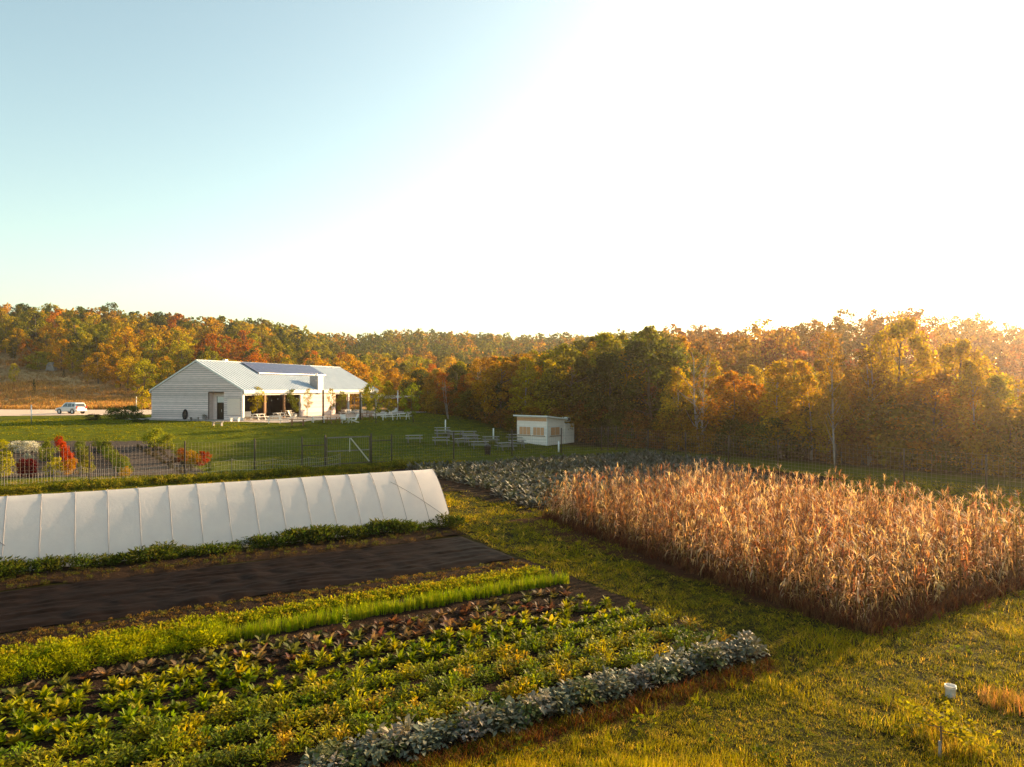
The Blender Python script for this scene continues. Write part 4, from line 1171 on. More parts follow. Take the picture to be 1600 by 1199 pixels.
for (px, py, H, kind, c, lb, wd, cat) in (
        (22, 606, 6.0, 'young_tree', (.42, .36, .04), 'thin yellow sapling on the dry meadow slope', .7, 'tree'),
        (53, 612, 3.0, 'cedar_tree', (.05, .07, .025), 'small dark conical cedar on the dry meadow', .9, 'tree'),
        (100, 590, 2.2, 'cedar_tree', (.06, .07, .03), 'tiny dark cedar higher up the meadow slope', 1.0, 'tree'),
        (62, 578, 5.0, 'shrub', (.38, .34, .05), 'pale yellow shrub beside the dark boulder on the meadow', 1.5, 'shrub'),
        (222, 650, 4.2, 'young_tree', (.50, .40, .03), 'bright yellow young tree beside the barn corner', 1.0, 'tree'),
        (200, 655, 1.7, 'shrub', (.09, .13, .03), 'spreading green shrub at the road end by the barn', 2.0, 'shrub'),
        (181, 655, 1.4, 'shrub', (.11, .15, .03), 'low green shrub on the road island', 2.0, 'shrub'),
        (215, 660, 1.1, 'shrub', (.07, .10, .03), 'low dark green shrub touching the barn bed', 1.8, 'shrub'),
        (145, 657, .8, 'shrub', (.035, .04, .02), 'low dark heap of brush in front of the car', 2.2, 'shrub'),
        (645, 661, 4.9, 'young_tree', (.26, .30, .035), 'round yellow green young tree at the end of the picnic yard', 1.05, 'tree'),
        (586, 662, 5.6, 'young_tree', (.30, .30, .04), 'slim young tree with pale trunk beside the barn corner post', .95, 'tree'),
        (606, 652, 5.0, 'poplar_tree', (.34, .30, .04), 'yellow green tree just beyond the far barn corner', 1.2, 'tree'),
        (402, 656, 4.2, 'young_tree', (.40, .34, .035), 'yellow leaved young tree in front of the open barn bay', .85, 'tree'),
        (457, 653, 3.9, 'young_tree', (.16, .18, .03), 'dark green climber tree at the end of the open bay', .9, 'tree'),
        (517, 652, 4.0, 'young_tree', (.42, .33, .06), 'thin leafed young tree before the white barn wall', .55, 'tree'),
        (480, 653, 4.0, 'birch_tree', (.42, .34, .07), 'sparse climber on the white wall beside the chimney', .9, 'tree'),
        (534, 650, 3.6, 'young_tree', (.26, .26, .035), 'leafy young tree in the second open bay', .8, 'tree'),
        (572, 651, 4.2, 'young_tree', (.36, .31, .04), 'yellow green young tree near the end of the second bay', 1.0, 'tree')):
    x, y, z = pix(px, py)
    put(kind, x, y, H, c, lb, cat, wide=wd)
x, y, z = pix(80, 579)
st = MB().lathe([(1.5, -.3), (1.45, .5), (1.1, 1.5), (.6, 2.2), (.15, 2.45)], 9)
st.V = [(a + .3 * math.sin(3 * c + a), b * .8 + .2 * math.cos(4 * a), c) for a, b, c in st.V]
st.build('boulder', M['stone'], loc=(x, y, z), label='grey pointed boulder on the crest of the dry meadow', cat='boulder')

# sapling and bucket in the grass corner
def sapling():
    x, y, z = pix(1470, 1186)
    t = empty('sapling', (x, y, z), 0, label='thin sapling with spreading twigs and white trunk guard in the grass', cat='tree')
    tk = MB().tube([(0, 0, 0), (.01, 0, .35), (0, .02, .72)], [.018, .015, .01], 6).build('trunk', M['bark'], t)
    br = MB(); C = []
    for i in range(11):
        a = i * 2.4; L = random.uniform(.35, .85); z0 = random.uniform(.36, .68)
        e = (math.cos(a) * L, math.sin(a) * L, z0 + random.uniform(.02, .2)); m_ = (e[0] * .5, e[1] * .5, z0 + .1)
        MB().tube([(0, 0, z0), m_, e], [.008, .006, .003], 4, False).build('twig', M['bark'], t)
        C += [e, m_]
    V, F = leafcloud(np.array(C), np.full(len(C), .15), 520, .08, np.random.default_rng(5))
    obj('crown', npmesh('crown', V, F, M['leaf']), t, color=(.30, .27, .04))
    MB().tube([(-.03, -.02, 0), (-.03, -.02, .30)], [.024, .024], 8).build('trunk_guard', M['birch'], t, smooth=True)
sapling()
def bucket():
    x, y, z = pix(1485, 1090)
    t = empty('bucket', (x, y, z), 0, sc=.78, label='white plastic bucket standing in the grass near the corn corner', cat='bucket')
    MB().lathe([(.112, .0), (.116, .02), (.128, .29), (.135, .29), (.135, .31), (.122, .31), (.110, .03), (.0, .03)], 28, close=False).build('pail', M['bucket'], t, smooth=True)
    MB().lathe([(.134, .24), (.140, .24), (.140, .255), (.134, .255)], 28, close=False).build('rim', M['bucket'], t, smooth=True)
    pts = [(.14 * math.cos(a), .14 * math.sin(a) * .35 - .12 * math.sin(a), .25 - .1 * math.sin(a)) for a in np.linspace(0, math.pi, 13)]
    MB().tube(pts, .003, 5).build('handle', M['alu'], t)
bucket()

# ------------------------------------------------------------------ fence and gate
FV, FU = 56.8, 46.5
def fence():
    t = empty('deer_fence', (0, 0, 0), 0, label='tall wire deer fence with dark posts around the field', cat='fence')
    corner = (FU, FV)
    gate_u = (CU * -17.3 + SU * 58.8,)
    def post(u, v, hgt=2.45):
        x, y = W(u, v); z = hz(x, y)
        MB().tube([(x, y, z - .1), (x, y, z + hgt)], .055, 7).build('post', M['post'], t, smooth=True)
    gu0, gu1 = GU
    for px in (140, 289, 398, 472, 612, 709, 800, 877, 950):
        # the spot on the fence line seen at this column
        k = (px - 800) / FPX
        u = (SU * FV + k * CU * FV) / (CU - k * SU)
        post(u, FV)
    for u in (-9, -15, -21): post(u, FV)
    for v in (52, 47, 42, 37, 32, 27, 22, 17): post(FU, v, 2.3)
    post(FU, FV); post(FU - 1.9, FV)
    # woven wire, one part: hundreds of thin strands
    wm = MB()
    def wires(p0, p1, hgt, dx, hs):
        L = math.dist(p0, p1); n = int(L / dx)
        for i in range(n + 1):
            f = i / n; u = p0[0] + (p1[0] - p0[0]) * f; v = p0[1] + (p1[1] - p0[1]) * f
            x, y = W(u, v); z = hz(x, y); wm.bar((x, y, z), (x, y, z + hgt), .006)
        m = max(2, int(L / 4))
        for zz in hs:
            for i in range(m):
                q = []
                for f in (i / m, (i + 1) / m):
                    u = p0[0] + (p1[0] - p0[0]) * f; v = p0[1] + (p1[1] - p0[1]) * f; x, y = W(u, v); q.append((x, y, hz(x, y) + zz))
                wm.bar(q[0], q[1], .006)
    hs = [.1, .35, .6, .85, 1.1, 1.4, 1.7, 2.0, 2.3]
    wires((-22, FV), (GU[0], FV), 2.3, .24, hs); wires((GU[1], FV), (FU, FV), 2.3, .24, hs); wires((FU, FV), (FU, 15), 2.2, .3, hs)
    w = wm.build('wire_mesh', M['wire'], t); w['kind'] = 'stuff'
    # rails of the two panels beside the gate
    for ua, ub in ((GPANEL[0], GU[0]), (GU[1], GPANEL[1])):
        for zz in (.12, 1.75 if ua < GU[0] else 1.9):
            xa, ya = W(ua, FV); xb, yb = W(ub, FV)
            MB().bar((xa, ya, hz(xa, ya) + zz), (xb, yb, hz(xb, yb) + zz), .07).build('rail', M['post'], t)
def fu(px):
    k = (px - 800) / FPX; return (SU * FV + k * CU * FV) / (CU - k * SU)
GU = (fu(508), fu(580)); GPANEL = (fu(472), fu(612))
fence()
def gate():
    u0, u1 = GU
    x, y = W(u0, FV)
    t = empty('field_gate', (x, y, hz(x, y)), ROW, label='dark timber field gate with a pale diagonal brace in the wire fence', cat='gate')
    L = u1 - u0
    for a in (0, L): MB().tube([(a, 0, -.1), (a, 0, 2.55)], .075, 8).build('gate_post', M['post'], t, smooth=True)
    MB().bar((.14, 0, .1), (.14, 0, 2.3), .06).build('stile', M['darkwood'], t)
    MB().bar((L - .14, 0, .1), (L - .14, 0, 2.3), .06).build('stile', M['darkwood'], t)
    MB().bar((.17, 0, 2.3), (L - .17, 0, 2.3), .09).build('rail', M['greywood'], t)
    MB().bar((.17, 0, 1.2), (L - .17, 0, 1.2), .08).build('rail', M['greywood'], t)
    MB().bar((.17, 0, .16), (L - .17, 0, .16), .08).build('rail', M['darkwood'], t)
    MB().bar((L * .54, -.06, 2.22), (L - .2, -.06, .25), .09).build('brace', M['string'], t)
    MB().bar((L * .52, -.06, 2.24), (L * .52, -.06, 1.1), .06).build('strut', M['string'], t)
    MB().bar((.05, 0, 1.5), (.16, 0, 1.5), .05).build('hinge', M['black'], t)
    wm = MB()
    for i in range(20): wm.bar((.2 + (L - .4) * i / 19, .02, .16), (.2 + (L - .4) * i / 19, .02, 2.26), .008)
    w = wm.build('wire_mesh', M['wire'], t); w['kind'] = 'stuff'
gate()
def netting():
    t = empty('electric_netting', (0, 0, 0), 0, label='low white string netting on short stakes in front of the wire fence', cat='netting')
    v = 55.4; us = [fu(p) for p in (-60, 10, 85, 127, 179, 270, 357, 420, 475, 523)]
    tops = []
    for i, u in enumerate(us):
        x, y = W(u, v); z = hz(x, y); hh = 1.0 if i % 3 else 1.15
        MB().tube([(x, y, z - .05), (x, y, z + hh)], .025, 6).build('stake', M['greywood'], t)
        tops.append((x, y, z + hh - .08))
    st = MB()
    for p, q in zip(tops, tops[1:]):
        for dz, sg in ((0, .14), (-.35, .1), (-.7, .06)):
            pts = [tuple(p[k] + (q[k] - p[k]) * f - (sg * 4 * f * (1 - f) if k == 2 else 0) + (dz if k == 2 else 0) for k in range(3)) for f in np.linspace(0, 1, 9)]
            st.tube(pts, .005, 4)
        n = 16
        for i in range(1, n):
            f = i / n; z = p[2] + (q[2] - p[2]) * f - .14 * 4 * f * (1 - f)
            x = p[0] + (q[0] - p[0]) * f; y = p[1] + (q[1] - p[1]) * f
            st.bar((x, y, z - .85), (x, y, z), .006)
    w = st.build('string_mesh', M['string'], t); w['kind'] = 'stuff'
netting()

# ------------------------------------------------------------------ flower garden behind the fence
GD = Vector((-0.50, 0.866))                       # direction of its rows
gp = [pix(-60, 748), pix(330, 742), pix(250, 690), pix(-60, 690)]
patch('garden_soil', [(p[0], p[1]) for p in gp], M['mulch'], 'brown soil of the flower garden behind the fence', 0.03, 0.5)
def bushat(px, py, hgt, color, label, kind='shrub', cat='flower bush', wide=1.0, name='flower_bush', group=None):
    x, y, z = pix(px, py); return put(kind, x, y, hgt, color, label, cat, group, name, wide)
bushat(30, 707, .95, (.72, .72, .74), 'white flowering bush in the flower garden', wide=1.5)
bushat(50, 707, .95, (.70, .71, .74), 'second white flowering bush, nearer the orange flowers', wide=1.4)
bushat(44, 722, .7, (.5, .52, .5), 'low whitish plant below the white flowering bushes', wide=1.1)
for i, (px, py) in enumerate(((34, 745), (40, 746), (46, 745), (50, 746))):
    bushat(px, py, 1.25, jitter((.16, .014, .014)), 'dark red amaranth plant in a clump behind the netting', cat='flower', name='amaranth_plant', group='dark red amaranth clump', wide=.5)
bushat(6, 710, 1.2, (.42, .40, .04), 'yellow bush beside the white flowers at the garden edge', wide=1.0)
bushat(8, 744, 1.7, (.40, .38, .05), 'tall yellow green bush at the front of the garden', wide=.8)
bushat(86, 744, 1.3, (.50, .44, .03), 'round bright yellow bush in front of the orange flowers', wide=.8)
bushat(111, 743, 1.2, (.56, .30, .03), 'amber yellow bush at the foot of the orange flower band', wide=.75)
bushat(135, 740, 1.0, (.32, .30, .05), 'small olive yellow bush next to the fence post', wide=.9)
bushat(76, 721, 1.6, (.20, .23, .035), 'green bush beside the orange flower band', wide=.8)
for i in range(13):
    f = i / 12; px = 93 + 19 * f + random.uniform(-3, 3); py = 699 + 36 * f
    bushat(px, py, random.uniform(.75, 1.05), jitter((.55, .085, .012) if i > 1 else (.5, .05, .015)), 'vivid orange red flower plant in the diagonal band', cat='flower', name='orange_flower_plant', group='orange red flower band', wide=.62)
for r_k, (xa, xb, ya, yb, n, c, lb, hh) in enumerate((
        (122, 140, 700, 738, 10, (.18, .20, .05), 'green plant in the row beside the orange flowers', .8),
        (152, 196, 698, 742, 14, (.15, .19, .04), 'green plant in the middle garden row', .8),
        (170, 204, 702, 738, 10, (.20, .21, .05), 'yellowish plant in the row next to bare soil', .6),
        (215, 282, 700, 740, 12, (.10, .085, .05), 'withered dark plant in the bare garden rows', .45),
        (232, 300, 698, 736, 12, (.09, .08, .045), 'withered plant in the last bare garden row', .4))):
    for i in range(n):
        f = i / (n - 1)
        bushat(xa + (xb - xa) * f + random.uniform(-3, 3), ya + (yb - ya) * f, hh * random.uniform(.7, 1.3), jitter(c), lb, cat='garden plant', name='garden_plant', group=lb.replace('plant in', 'plants of'), wide=.9)
for (px, py, hh, c, lb) in ((243, 699, 1.7, (.30, .33, .05), 'pale green feathery bush at the back of the garden'), (262, 702, 1.4, (.26, .28, .05), 'green bush beside the pale feathery one'),
                            (285, 722, 1.1, (.30, .10, .04), 'red flowering bush at the garden end'), (300, 728, 1.2, (.42, .26, .04), 'yellow flowering bush at the garden end'),
                            (316, 727, 1.1, (.36, .06, .03), 'deep red flowering bush farthest along the garden end'), (327, 736, .7, (.14, .18, .03), 'low green bush at the corner of the garden'),
                            (195, 744, .7, (.46, .30, .05), 'low amber plant at the front of the green rows')):
    bushat(px, py, hh, c, lb, wide=1.1)

# ------------------------------------------------------------------ shed on the picnic lawn
def shed():
    x0, y0, z0 = pix(855, 697)
    # two visible faces: one runs away to the left, the other away to the right
    xl, yl, zl = x0 - 3.1, y0 + 2.6, z0
    A = Vector((xl - x0, yl - y0)); LA = 4.2; A.normalize()
    rz = math.atan2(A.y, A.x)                      # local +x along the left face, away; local -y along the right face
    S_ = M['shedwall']
    t = empty('shed', (x0, y0, z0), rz, label='white clapboard shed with slanted roof and windows painted with a peach reflection', cat='shed')
    L, D, H0, H1 = 4.2, 4.4, 3.05, 2.6
    zt = lambda y: H0 + (H1 - H0) * (-y) / D
    MB().prism([(0, .0), (-D + 1.25, 0), (-D + 1.25, zt(-D + 1.25)), (0, H0)], lambda y, z: (.02, y, z), lambda y, z: (L - .02, y, z)).build('wall', S_, t)
    # clapboards
    z = .05
    while z < H0 - .1:
        z1 = min(z + .16, H0 - .02)
        MB().box(0, L, .0, .035, z, z1 - .012).build('siding_board', S_, t)
        ylim = -D + 1.25
        if z1 < zt(ylim):
            MB().box(-.02, .018, ylim, 0, z, z1 - .012).build('siding_board', S_, t)
        elif z < zt(0):
            ye = max(ylim, -(H0 - z1) / (H0 - H1) * D)
            if ye < -.1: MB().box(-.02, .018, ye, 0, z, z1 - .012).build('siding_board', S_, t)
        z += .16
    # annexe (a bit lower, further along the right face)
    an = MB().box(-.04, 2.4, -D - .55, -D + 1.25, 0, 2.2).build('annexe', S_, t)
    z = .05
    while z < 2.15:
        MB().box(-.075, -.042, -D - .55, -D + 1.248, z, min(z + .148, 2.19)).build('siding_board', S_, an); z += .16
    MB().box(-.1, 2.45, -D - .6, -D + 1.25, 2.202, 2.26).build('annexe_roof', M['white'], an)
    rf = MB(); rf.prism([(.35, zt(.35) + .02), (-D + .95, zt(-D + .95) + .02), (-D + .95, zt(-D + .95) + .17), (.35, zt(.35) + .17)], lambda y, z: (-.3, y, z), lambda y, z: (L + .3, y, z))
    rf.build('roof', M['white'], t)
    # roof unit
    ac = MB().box(-.15, .45, -D + .35, -D + 1.0, 2.5, 2.98).build('roof_unit', M['white'], t)
    MB().box(-.165, -.152, -D + .42, -D + .93, 2.56, 2.92).build('fan_grille', M['black'], ac)
    # windows, the peach reflection painted into the pane colour
    def win(axis, a0, a1, n):
        w = a1 - a0
        if axis == 'x': f = MB().box(a0 - .06, a1 + .06, .037, .06, 1.05, 2.0)
        else: f = MB().box(-.05, -.022, a0 - .06, a1 + .06, 1.05, 2.0)
        wo = f.build('window', M['white'], t)
        for i in range(n):
            p, q = a0 + w * i / n + .03, a0 + w * (i + 1) / n - .03
            b = MB().box(p, q, .062, .08, 1.1, 1.95) if axis == 'x' else MB().box(-.07, -.052, p, q, 1.1, 1.95)
            b.build('pane', M['reflection_orange'], wo)
        s = MB().box(a0 - .1, a1 + .1, .037, .14, .98, 1.045) if axis == 'x' else MB().box(-.13, -.022, a0 - .1, a1 + .1, .98, 1.045)
        s.build('sill', M['wood'], wo)
    win('x', .35, 1.9, 3); win('x', 2.25, 3.85, 3); win('y', -2.2, -.55, 2)
    MB().box(-.06, L, .04, .055, 2.62, 2.98).build('fascia_band', M['reflection_orange'], t)
    MB().box(-.045, .035, -.001, .06, 0, H0 - .03).build('corner_trim', M['white'], t)
shed()

# ------------------------------------------------------------------ picnic furniture
def table_meshes(top, leg):
    tp = MB()
    pl = [MB().box(-.9, .9, -.36 + i * .146, -.36 + i * .146 + .136, .72, .76) for i in range(5)]
    me_pl = [p.mesh('plank', top) for p in pl]
    bench = []
    for s in (-1, 1):
        bench.append(MB().box(-.9, .9, s * .7 - .14, s * .7 + .14, .42, .46).mesh('bench', top))
    legs = []
    for x in (-.62, .62):
        for s in (-1, 1):
            legs.append(MB().bar((x, s * .28, .72), (x, s * .62, 0), .05, .09, (1, 0, 0)).mesh('leg', leg))
    br = [MB().box(x - .05, x - .01, -.82, .82, .36, .42).mesh('bench_support', leg) for x in (-.62, .62)]
    return me_pl, bench, legs, br
TB = {'white': table_meshes(M['white'], M['white']), 'wood': table_meshes(M['wood'], M['wood']), 'grey': table_meshes(M['tabletop'], M['greywood'])}
def picnic(px, py, rz, kind, label, group=None, s=1.0):
    x, y, z = pix(px, py)
    t = empty('picnic_table', (x, y, z + .03), rz, label=label, cat='picnic table', group=group); t.scale = (s, s, s)
    pl, be, lg, br = TB[kind]
    for m_ in pl: obj('plank', m_, t)
    for m_ in be: obj('bench', m_, t)
    for m_ in lg: obj('leg', m_, t)
    for m_ in br: obj('bench_support', m_, t)
for (px, py, rz, lb) in ((647, 692, .05, 'grey picnic table standing alone nearest the field gate'),
        (689, 695, .05, 'long grey picnic table left of the fence post on the lawn'),
        (692, 684, .1, 'grey picnic table directly behind the long one on the lawn'),
        (691, 679, .0, 'farthest grey picnic table at the foot of the white post'),
        (713, 685, .3, 'grey picnic table just behind the wire fence post'),
        (732, 685, .1, 'grey picnic table in the back row right of the fence post'),
        (736, 692, .2, 'grey picnic table in the middle of the lawn group'),
        (721, 697, .4, 'small looking grey table between fence post and middle group'),
        (767, 694, .05, 'wide grey picnic table in front of the short white post'),
        (750, 702, -.05, 'grey picnic table nearest the fence beside the black bin'),
        (806, 690, .3, 'grey picnic table tucked against the shed corner'),
        (808, 700, .1, 'grey picnic table in front of the shed windows'),
        (790, 704, .4, 'grey picnic table left of the shed, next to the post')):
    picnic(px, py, rz + .1, 'grey', lb)
for (px, py, rz, k, lb) in ((404, 657, 1.2, 'white', 'white picnic table at the mouth of the first open bay'),
        (436, 655, 1.2, 'white', 'white picnic table under the beam in the first bay'),
        (429, 662, .3, 'white', 'white picnic table on the gravel in front of the first bay'),
        (465, 666, .2, 'wood', 'brown picnic table on the lawn edge of the yard'),
        (497, 661, .4, 'white', 'white picnic table in front of the white barn wall'),
        (521, 662, .8, 'wood', 'brown picnic table near the dark umbrella post'),
        (541, 649, 1.2, 'white', 'white picnic table inside the second open bay'),
        (560, 649, 1.2, 'white', 'white picnic table deeper along the second bay'),
        (572, 656, .5, 'wood', 'brown picnic table by the last bay'),
        (594, 654, .4, 'white', 'white picnic table beyond the barn corner post'),
        (606, 657, .2, 'white', 'white picnic table on gravel past the barn corner'),
        (630, 656, -.2, 'white', 'white picnic table farthest along the gravel yard by the young tree'),
        (447, 650, 1.2, 'white', 'white picnic table half hidden by the dark climber')):
    picnic(px, py, rz, k, lb)
def chair(px, py, rz, label):
    x, y, z = pix(px, py)
    t = empty('garden_chair', (x, y, z + .03), rz, label=label, cat='chair')
    for i in range(5): MB().bar((-.26 + i * .13, .28, .3), (-.30 + i * .15, .62, 1.05), .11, .025, (0, 1, 0)).build('back_slat', M['white'], t)
    MB().prism([(-.35, .40), (.30, .28), (.30, .31), (-.35, .43)], lambda y, z: (-.28, y, z), lambda y, z: (.28, y, z)).build('seat', M['white'], t)
    for s in (-1, 1):
        MB().box(s * .36 - .07, s * .36 + .07, -.4, .42, .60, .63).build('armrest', M['white'], t)
        MB().box(s * .36 - .03, s * .36 + .03, -.36, -.29, 0, .60).build('leg', M['white'], t)
        MB().bar((s * .31, -.36, .36), (s * .31, .62, .03), .03, .11).build('leg', M['white'], t)
for (px, py, rz, lb) in ((538, 662, .6, 'white garden chair on the gravel facing the lawn'), (552, 661, -1.0, 'white garden chair beside the table before the second bay'),
        (387, 657, .3, 'white chair at the barn corner by the first bay'), (458, 655, 1.6, 'white chair standing sideways in the yard'),
        (617, 649, .2, 'white tall backed garden chair by the light pole'), (612, 650, .9, 'white garden chair half hidden beside the tall backed one')):
    chair(px, py, rz, lb)
def bench(px, py, rz, label, m_):
    x, y, z = pix(px, py)
    t = empty('bench', (x, y, z + .03), rz, label=label, cat='bench')
    MB().box(-.7, .7, -.18, .18, .40, .45).build('seat', M[m_], t)
    for s in (-1, 1): MB().box(s * .55 - .04, s * .55 + .04, -.15, .15, 0, .40).build('leg', M[m_], t)
    MB().box(-.55, .55, -.02, .02, .2, .27).build('stretcher', M[m_], t)
bench(304, 658, -.33, 'pale wooden bench against the gable wall beside the dark wheel', 'tabletop')
bench(367, 659, -.33, 'pale bench under the slatted panel by the door', 'white')
bench(340, 666, -.33, 'low pale bench at the lawn edge in front of the barn door', 'tabletop')
def wheel():
    x, y = barn_pt(-.2, 8.85)
    t = empty('wagon_wheel', (x, y, 2.33), BRZ, label='dark wheel leaning upright against the barn gable', cat='wheel')
    t.rotation_euler = (0, .12, BRZ)
    pts = [(0, .30 * math.cos(a), .64 + .58 * math.sin(a)) for a in np.linspace(0, 2 * math.pi, 25)]
    MB().tube(pts, .10, 6, False).build('tyre', M['rubber'], t, smooth=True)
    for i in range(6):
        a = math.pi * i / 6
        MB().bar((0, -.28 * math.cos(a), .64 - .54 * math.sin(a)), (0, .28 * math.cos(a), .64 + .54 * math.sin(a)), .05).build('spoke', M['darkwood'], t)
wheel()
def potted(a, b, label):
    x, y = barn_pt(a, b)
    t = empty('potted_plant', (x, y, 2.33), 0, label=label, cat='potted plant')
    MB().lathe([(.18, 0), (.27, .42), (.30, .42), (.30, .47), (.24, .47), (.22, .40)], 14).build('pot', M['stone'], t)
    obj('foliage', random.choice(CHAR), t, loc=(0, 0, .42), sc=1.2, color=(.08, .1, .03))
potted(-.35, 5.6, 'dark potted plant beside the barn door recess')
def pole(px, py, hgt, rad, m_, name, label, cat):
    x, y, z = pix(px, py)
    t = empty(name, (x, y, z), 0, label=label, cat=cat)
    MB().tube([(0, 0, -.1), (0, 0, hgt)], rad, 8).build('shaft', M[m_], t, smooth=True)
    MB().lathe([(rad * 1.15, hgt - .02), (rad * 1.25, hgt + .02), (rad * .6, hgt + .06)], 8).build('cap', M[m_], t)
    return t
pole(505, 661, 3.9, .12, 'darkwood', 'umbrella_post', 'dark upright post in front of the white barn wall', 'post')
pole(563, 656, 3.4, .12, 'darkwood', 'shade_post', 'dark post holding the shade sail by the second bay', 'post')
pole(696, 677, 1.5, .07, 'white', 'marker_post', 'white post behind the farthest picnic table', 'post')
pole(771, 687, 1.2, .08, 'white', 'marker_post', 'short white post near the shed end of the tables', 'post')
pole(873, 707, 1.05, .08, 'white', 'marker_post', 'short white post before the shed wall by the fence', 'post')
pole(621.5, 649, 3.6, .07, 'alu', 'light_pole', 'slim grey light pole at the end of the barn yard', 'pole')
pole(49, 663, 2.1, .06, 'alu', 'sign_post', 'thin pale post at the lawn edge beside the road', 'post')
pole(213, 640, 2.4, .07, 'white', 'marker_post', 'thin white post in the meadow grass beside the barn', 'post')
def sail():
    t = empty('shade_sail', (0, 0, 0), 0, label='pale shade sail strung from the barn corner to the dark post', cat='shade sail')
    p = [barn_pt(24, -1.2), barn_pt(33, -.4), barn_pt(38, -5.5)]
    z = [4.9, 5.3, 5.0]
    n = 8; V, F, ix = [], [], {}
    for i in range(n + 1):
        for j in range(n + 1 - i):
            a, b = i / n, j / n; c = 1 - a - b
            ix[(i, j)] = len(V); s_ = 27 * a * b * c
            V.append((p[0][0] * a + p[1][0] * b + p[2][0] * c, p[0][1] * a + p[1][1] * b + p[2][1] * c, z[0] * a + z[1] * b + z[2] * c - .4 * s_ - .25 * 4 * (a * b + b * c + a * c) / 3))
    for i in range(n):
        for j in range(n - i):
            F.append((ix[i, j], ix[i + 1, j], ix[i, j + 1]))
            if i + j < n - 1: F.append((ix[i + 1, j], ix[i + 1, j + 1], ix[i, j + 1]))
    m_ = MB(); m_.V, m_.F = V, F; m_.build('canopy', M['sail'], t, smooth=True)
    for k in range(3):
        q = p[k]; MB().tube([(q[0], q[1], z[k]), (q[0], q[1], hz(*q))], .05, 6).build('mast', M['greywood'], t)
sail()
def lights_string():
    t = empty('string_lights', (*barn_pt(.5, 1.2), BARN[2]), BRZ, label='string of small pale bulbs hung inside the first open bay', cat='string lights')
    pts = [(a, 1.2 * math.sin(a * .5), 2.75 - .35 * math.sin(math.pi * ((a % 3.8) / 3.8))) for a in np.linspace(0, 11, 30)]
    MB().tube(pts, .012, 4).build('cable', M['black'], t)
    for p in pts[1::2]:
        MB().lathe([(.02, p[2]), (.06, p[2] - .05), (.07, p[2] - .1), (.02, p[2] - .16)], 8, (p[0], p[1])).build('bulb', M['bulb'], t, smooth=True)
lights_string()
def bin_():
    x, y, z = pix(762, 711)
    t = empty('litter_bin', (x, y, z), 0, label='black lidded bin on the lawn just behind the fence', cat='bin')
    MB().lathe([(.26, .08), (.32, .75), (.34, .75), (.34, .80)], 14).build('body', M['black'], t, smooth=True)
    MB().lathe([(.35, .802), (.34, .86), (.2, .95), (.03, .98)], 14).build('lid', M['black'], t, smooth=True)
    for s in (-1, 1): MB().box(s * .2 - .03, s * .2 + .03, -.2, .2, 0, .08).build('foot', M['black'], t)
bin_()

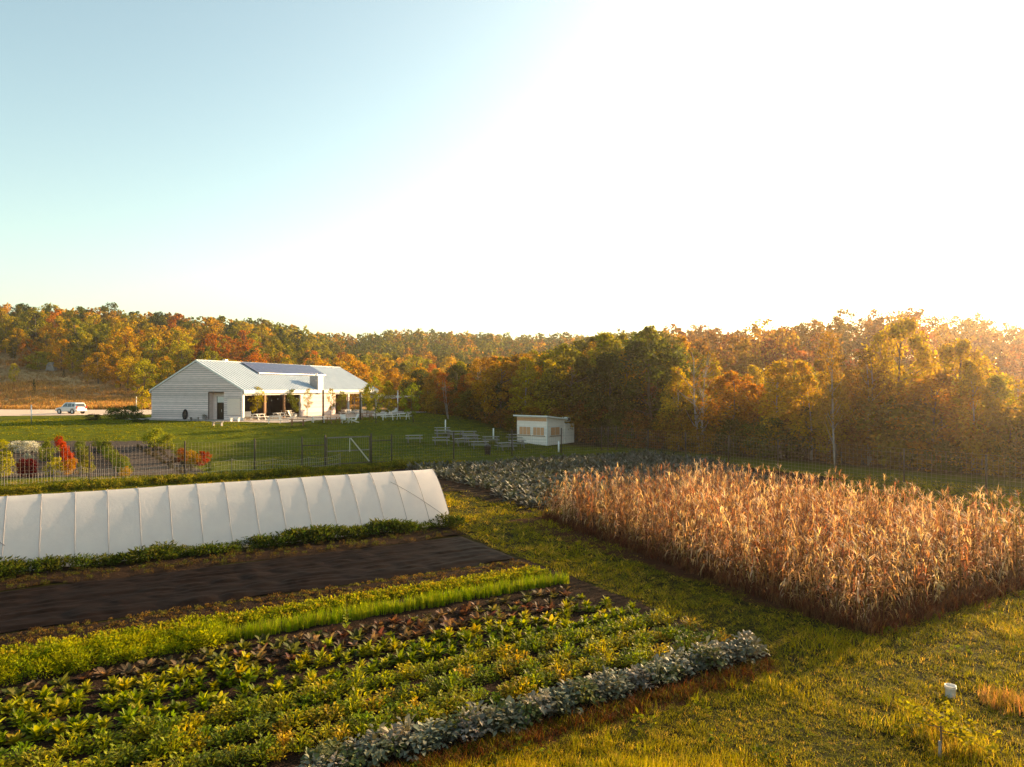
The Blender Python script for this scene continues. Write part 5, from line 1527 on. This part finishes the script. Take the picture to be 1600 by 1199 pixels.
# ------------------------------------------------------------------ parked car
def car():
    x, y, z = pix(111, 647)
    az = math.atan2(x, y) - R(37)                   # heading, clockwise from north
    rz = math.pi / 2 - az                           # local +x is the nose
    t = empty('parked_car', (x, y, z + .05), rz, label='silver sport utility car parked on the gravel road', cat='car')
    Wd = .9
    side = [(-2.25, .42), (-2.3, .75), (-2.22, 1.02), (1.0, 1.0), (1.35, .98), (2.1, .86), (2.28, .68), (2.28, .40), (1.9, .34), (-1.9, .34)]
    b = MB(); b.prism(side, lambda a, zz: (a, -Wd, zz), lambda a, zz: (a, Wd, zz)); body = b.build('body', M['carpaint'], t)
    md = body.modifiers.new('bevel', 'BEVEL'); md.width = .07; md.segments = 3; md.limit_method = 'ANGLE'
    gh = [(-2.18, 1.0), (-2.0, 1.66), (-1.75, 1.74), (.15, 1.74), (.42, 1.66), (1.15, 1.0)]
    g = MB(); i = len(g.V)
    tw = lambda zz: Wd * (1 - .17 * max(0, (zz - 1.0) / .74))
    g.prism(gh, lambda a, zz: (a, -tw(zz), zz), lambda a, zz: (a, tw(zz), zz)); cab = g.build('cabin', M['carpaint'], t)
    md = cab.modifiers.new('bevel', 'BEVEL'); md.width = .06; md.segments = 3; md.limit_method = 'ANGLE'
    for s in (-1, 1):
        for poly in ([(-1.95, 1.10), (-1.80, 1.58), (-1.28, 1.62), (-1.24, 1.10)], [(-1.16, 1.08), (-1.18, 1.62), (-.42, 1.64), (-.40, 1.08)], [(-.32, 1.08), (-.34, 1.64), (.18, 1.62), (.78, 1.10)]):
            MB().prism(poly, lambda a, zz: (a, s * (tw(zz) + .004), zz), lambda a, zz: (a, s * (tw(zz) + .016), zz)).build('side_window', M['carglass'], t)
        MB().box(.55, .72, s * .92 - .06, s * .92 + .10 * s + .0 if s > 0 else s * .92 + .06, 1.06, 1.2).build('mirror', M['carpaint'], t)
        MB().box(-2.325, -2.27, s * .78 - .1, s * .78 + .1, .8, 1.2).build('tail_light', M['redlamp'], t)
        MB().box(2.24, 2.30, s * .68 - .16, s * .68 + .16, .66, .80).build('headlight', M['bulb'], t)
        MB().bar((-1.6, s * .66, 1.80), (.1, s * .66, 1.80), .04).build('roof_rail', M['black'], t)
        for a in (-1.42, 1.42):
            w = MB().lathe([(.24, -.115), (.34, -.115), (.365, -.08), (.365, .08), (.34, .115), (.24, .115)], 22, close=False)
            w.V = [(p[0] + a, p[2] + s * .82, p[1] + .365) for p in w.V]
            wo = empty('wheel', (0, 0, 0)); wo.parent = t
            w.build('tyre', M['rubber'], wo, smooth=True)
            r_ = MB().lathe([(.03, .10 * s), (.10, .085 * s), (.22, .075 * s), (.245, .10 * s), (.245, -.08 * s)], 18); r_.V = [(p[0] + a, p[2] + s * .82, p[1] + .365) for p in r_.V]
            r_.build('rim', M['alu'], wo, smooth=True)
            ar = MB().lathe([(.40, .0), (.45, .0), (.45, .03), (.40, .03)], 20, close=False); ar.V = [(p[0] + a, s * .895 + s * p[2], p[1] + .40) for p in ar.V]
            ar.build('wheel_arch', M['black'], t)
    MB().prism([(-2.185, 1.12), (-2.06, 1.56), (-2.075, 1.57), (-2.2, 1.13)], lambda a, zz: (a - .012, -.68, zz), lambda a, zz: (a - .012, .68, zz)).build('rear_window', M['carglass'], t)
    MB().prism([(1.07, 1.09), (.46, 1.62), (.475, 1.635), (1.085, 1.105)], lambda a, zz: (a + .012, -.66, zz), lambda a, zz: (a + .012, .66, zz)).build('windscreen', M['carglass'], t)
    MB().box(-2.42, -2.28, -.86, .86, .42, .64).build('rear_bumper', M['alu'], t)
    MB().box(2.26, 2.38, -.86, .86, .38, .60).build('front_bumper', M['alu'], t)
    MB().box(-2.335, -2.302, -.24, .24, .78, .92).build('number_plate', M['white'], t)
car()

def haze():
    m = bpy.data.materials.new('haze_air'); m.use_nodes = True
    nt = m.node_tree; nt.nodes.remove(nt.nodes['Principled BSDF'])
    v = nt.nodes.new('ShaderNodeVolumePrincipled')
    v.inputs['Color'].default_value = (1.0, 0.86, 0.80, 1); v.inputs['Density'].default_value = HAZE
    v.inputs['Anisotropy'].default_value = 0.84
    nt.links.new(v.outputs[0], nt.nodes['Material Output'].inputs['Volume'])
    MB().box(-1000, 1000, -1000, 1000, -2.0, 75).build('haze', m, label='thin warm evening haze over the whole farm', kind='stuff')
HAZE = 0.0003
haze()
tri = sum(sum(len(p.vertices) - 2 for p in me.polygons) if len(me.polygons) < 2000 else 2 * len(me.polygons) for me in bpy.data.meshes)
print('objects', len(bpy.data.objects), 'triangles', tri)
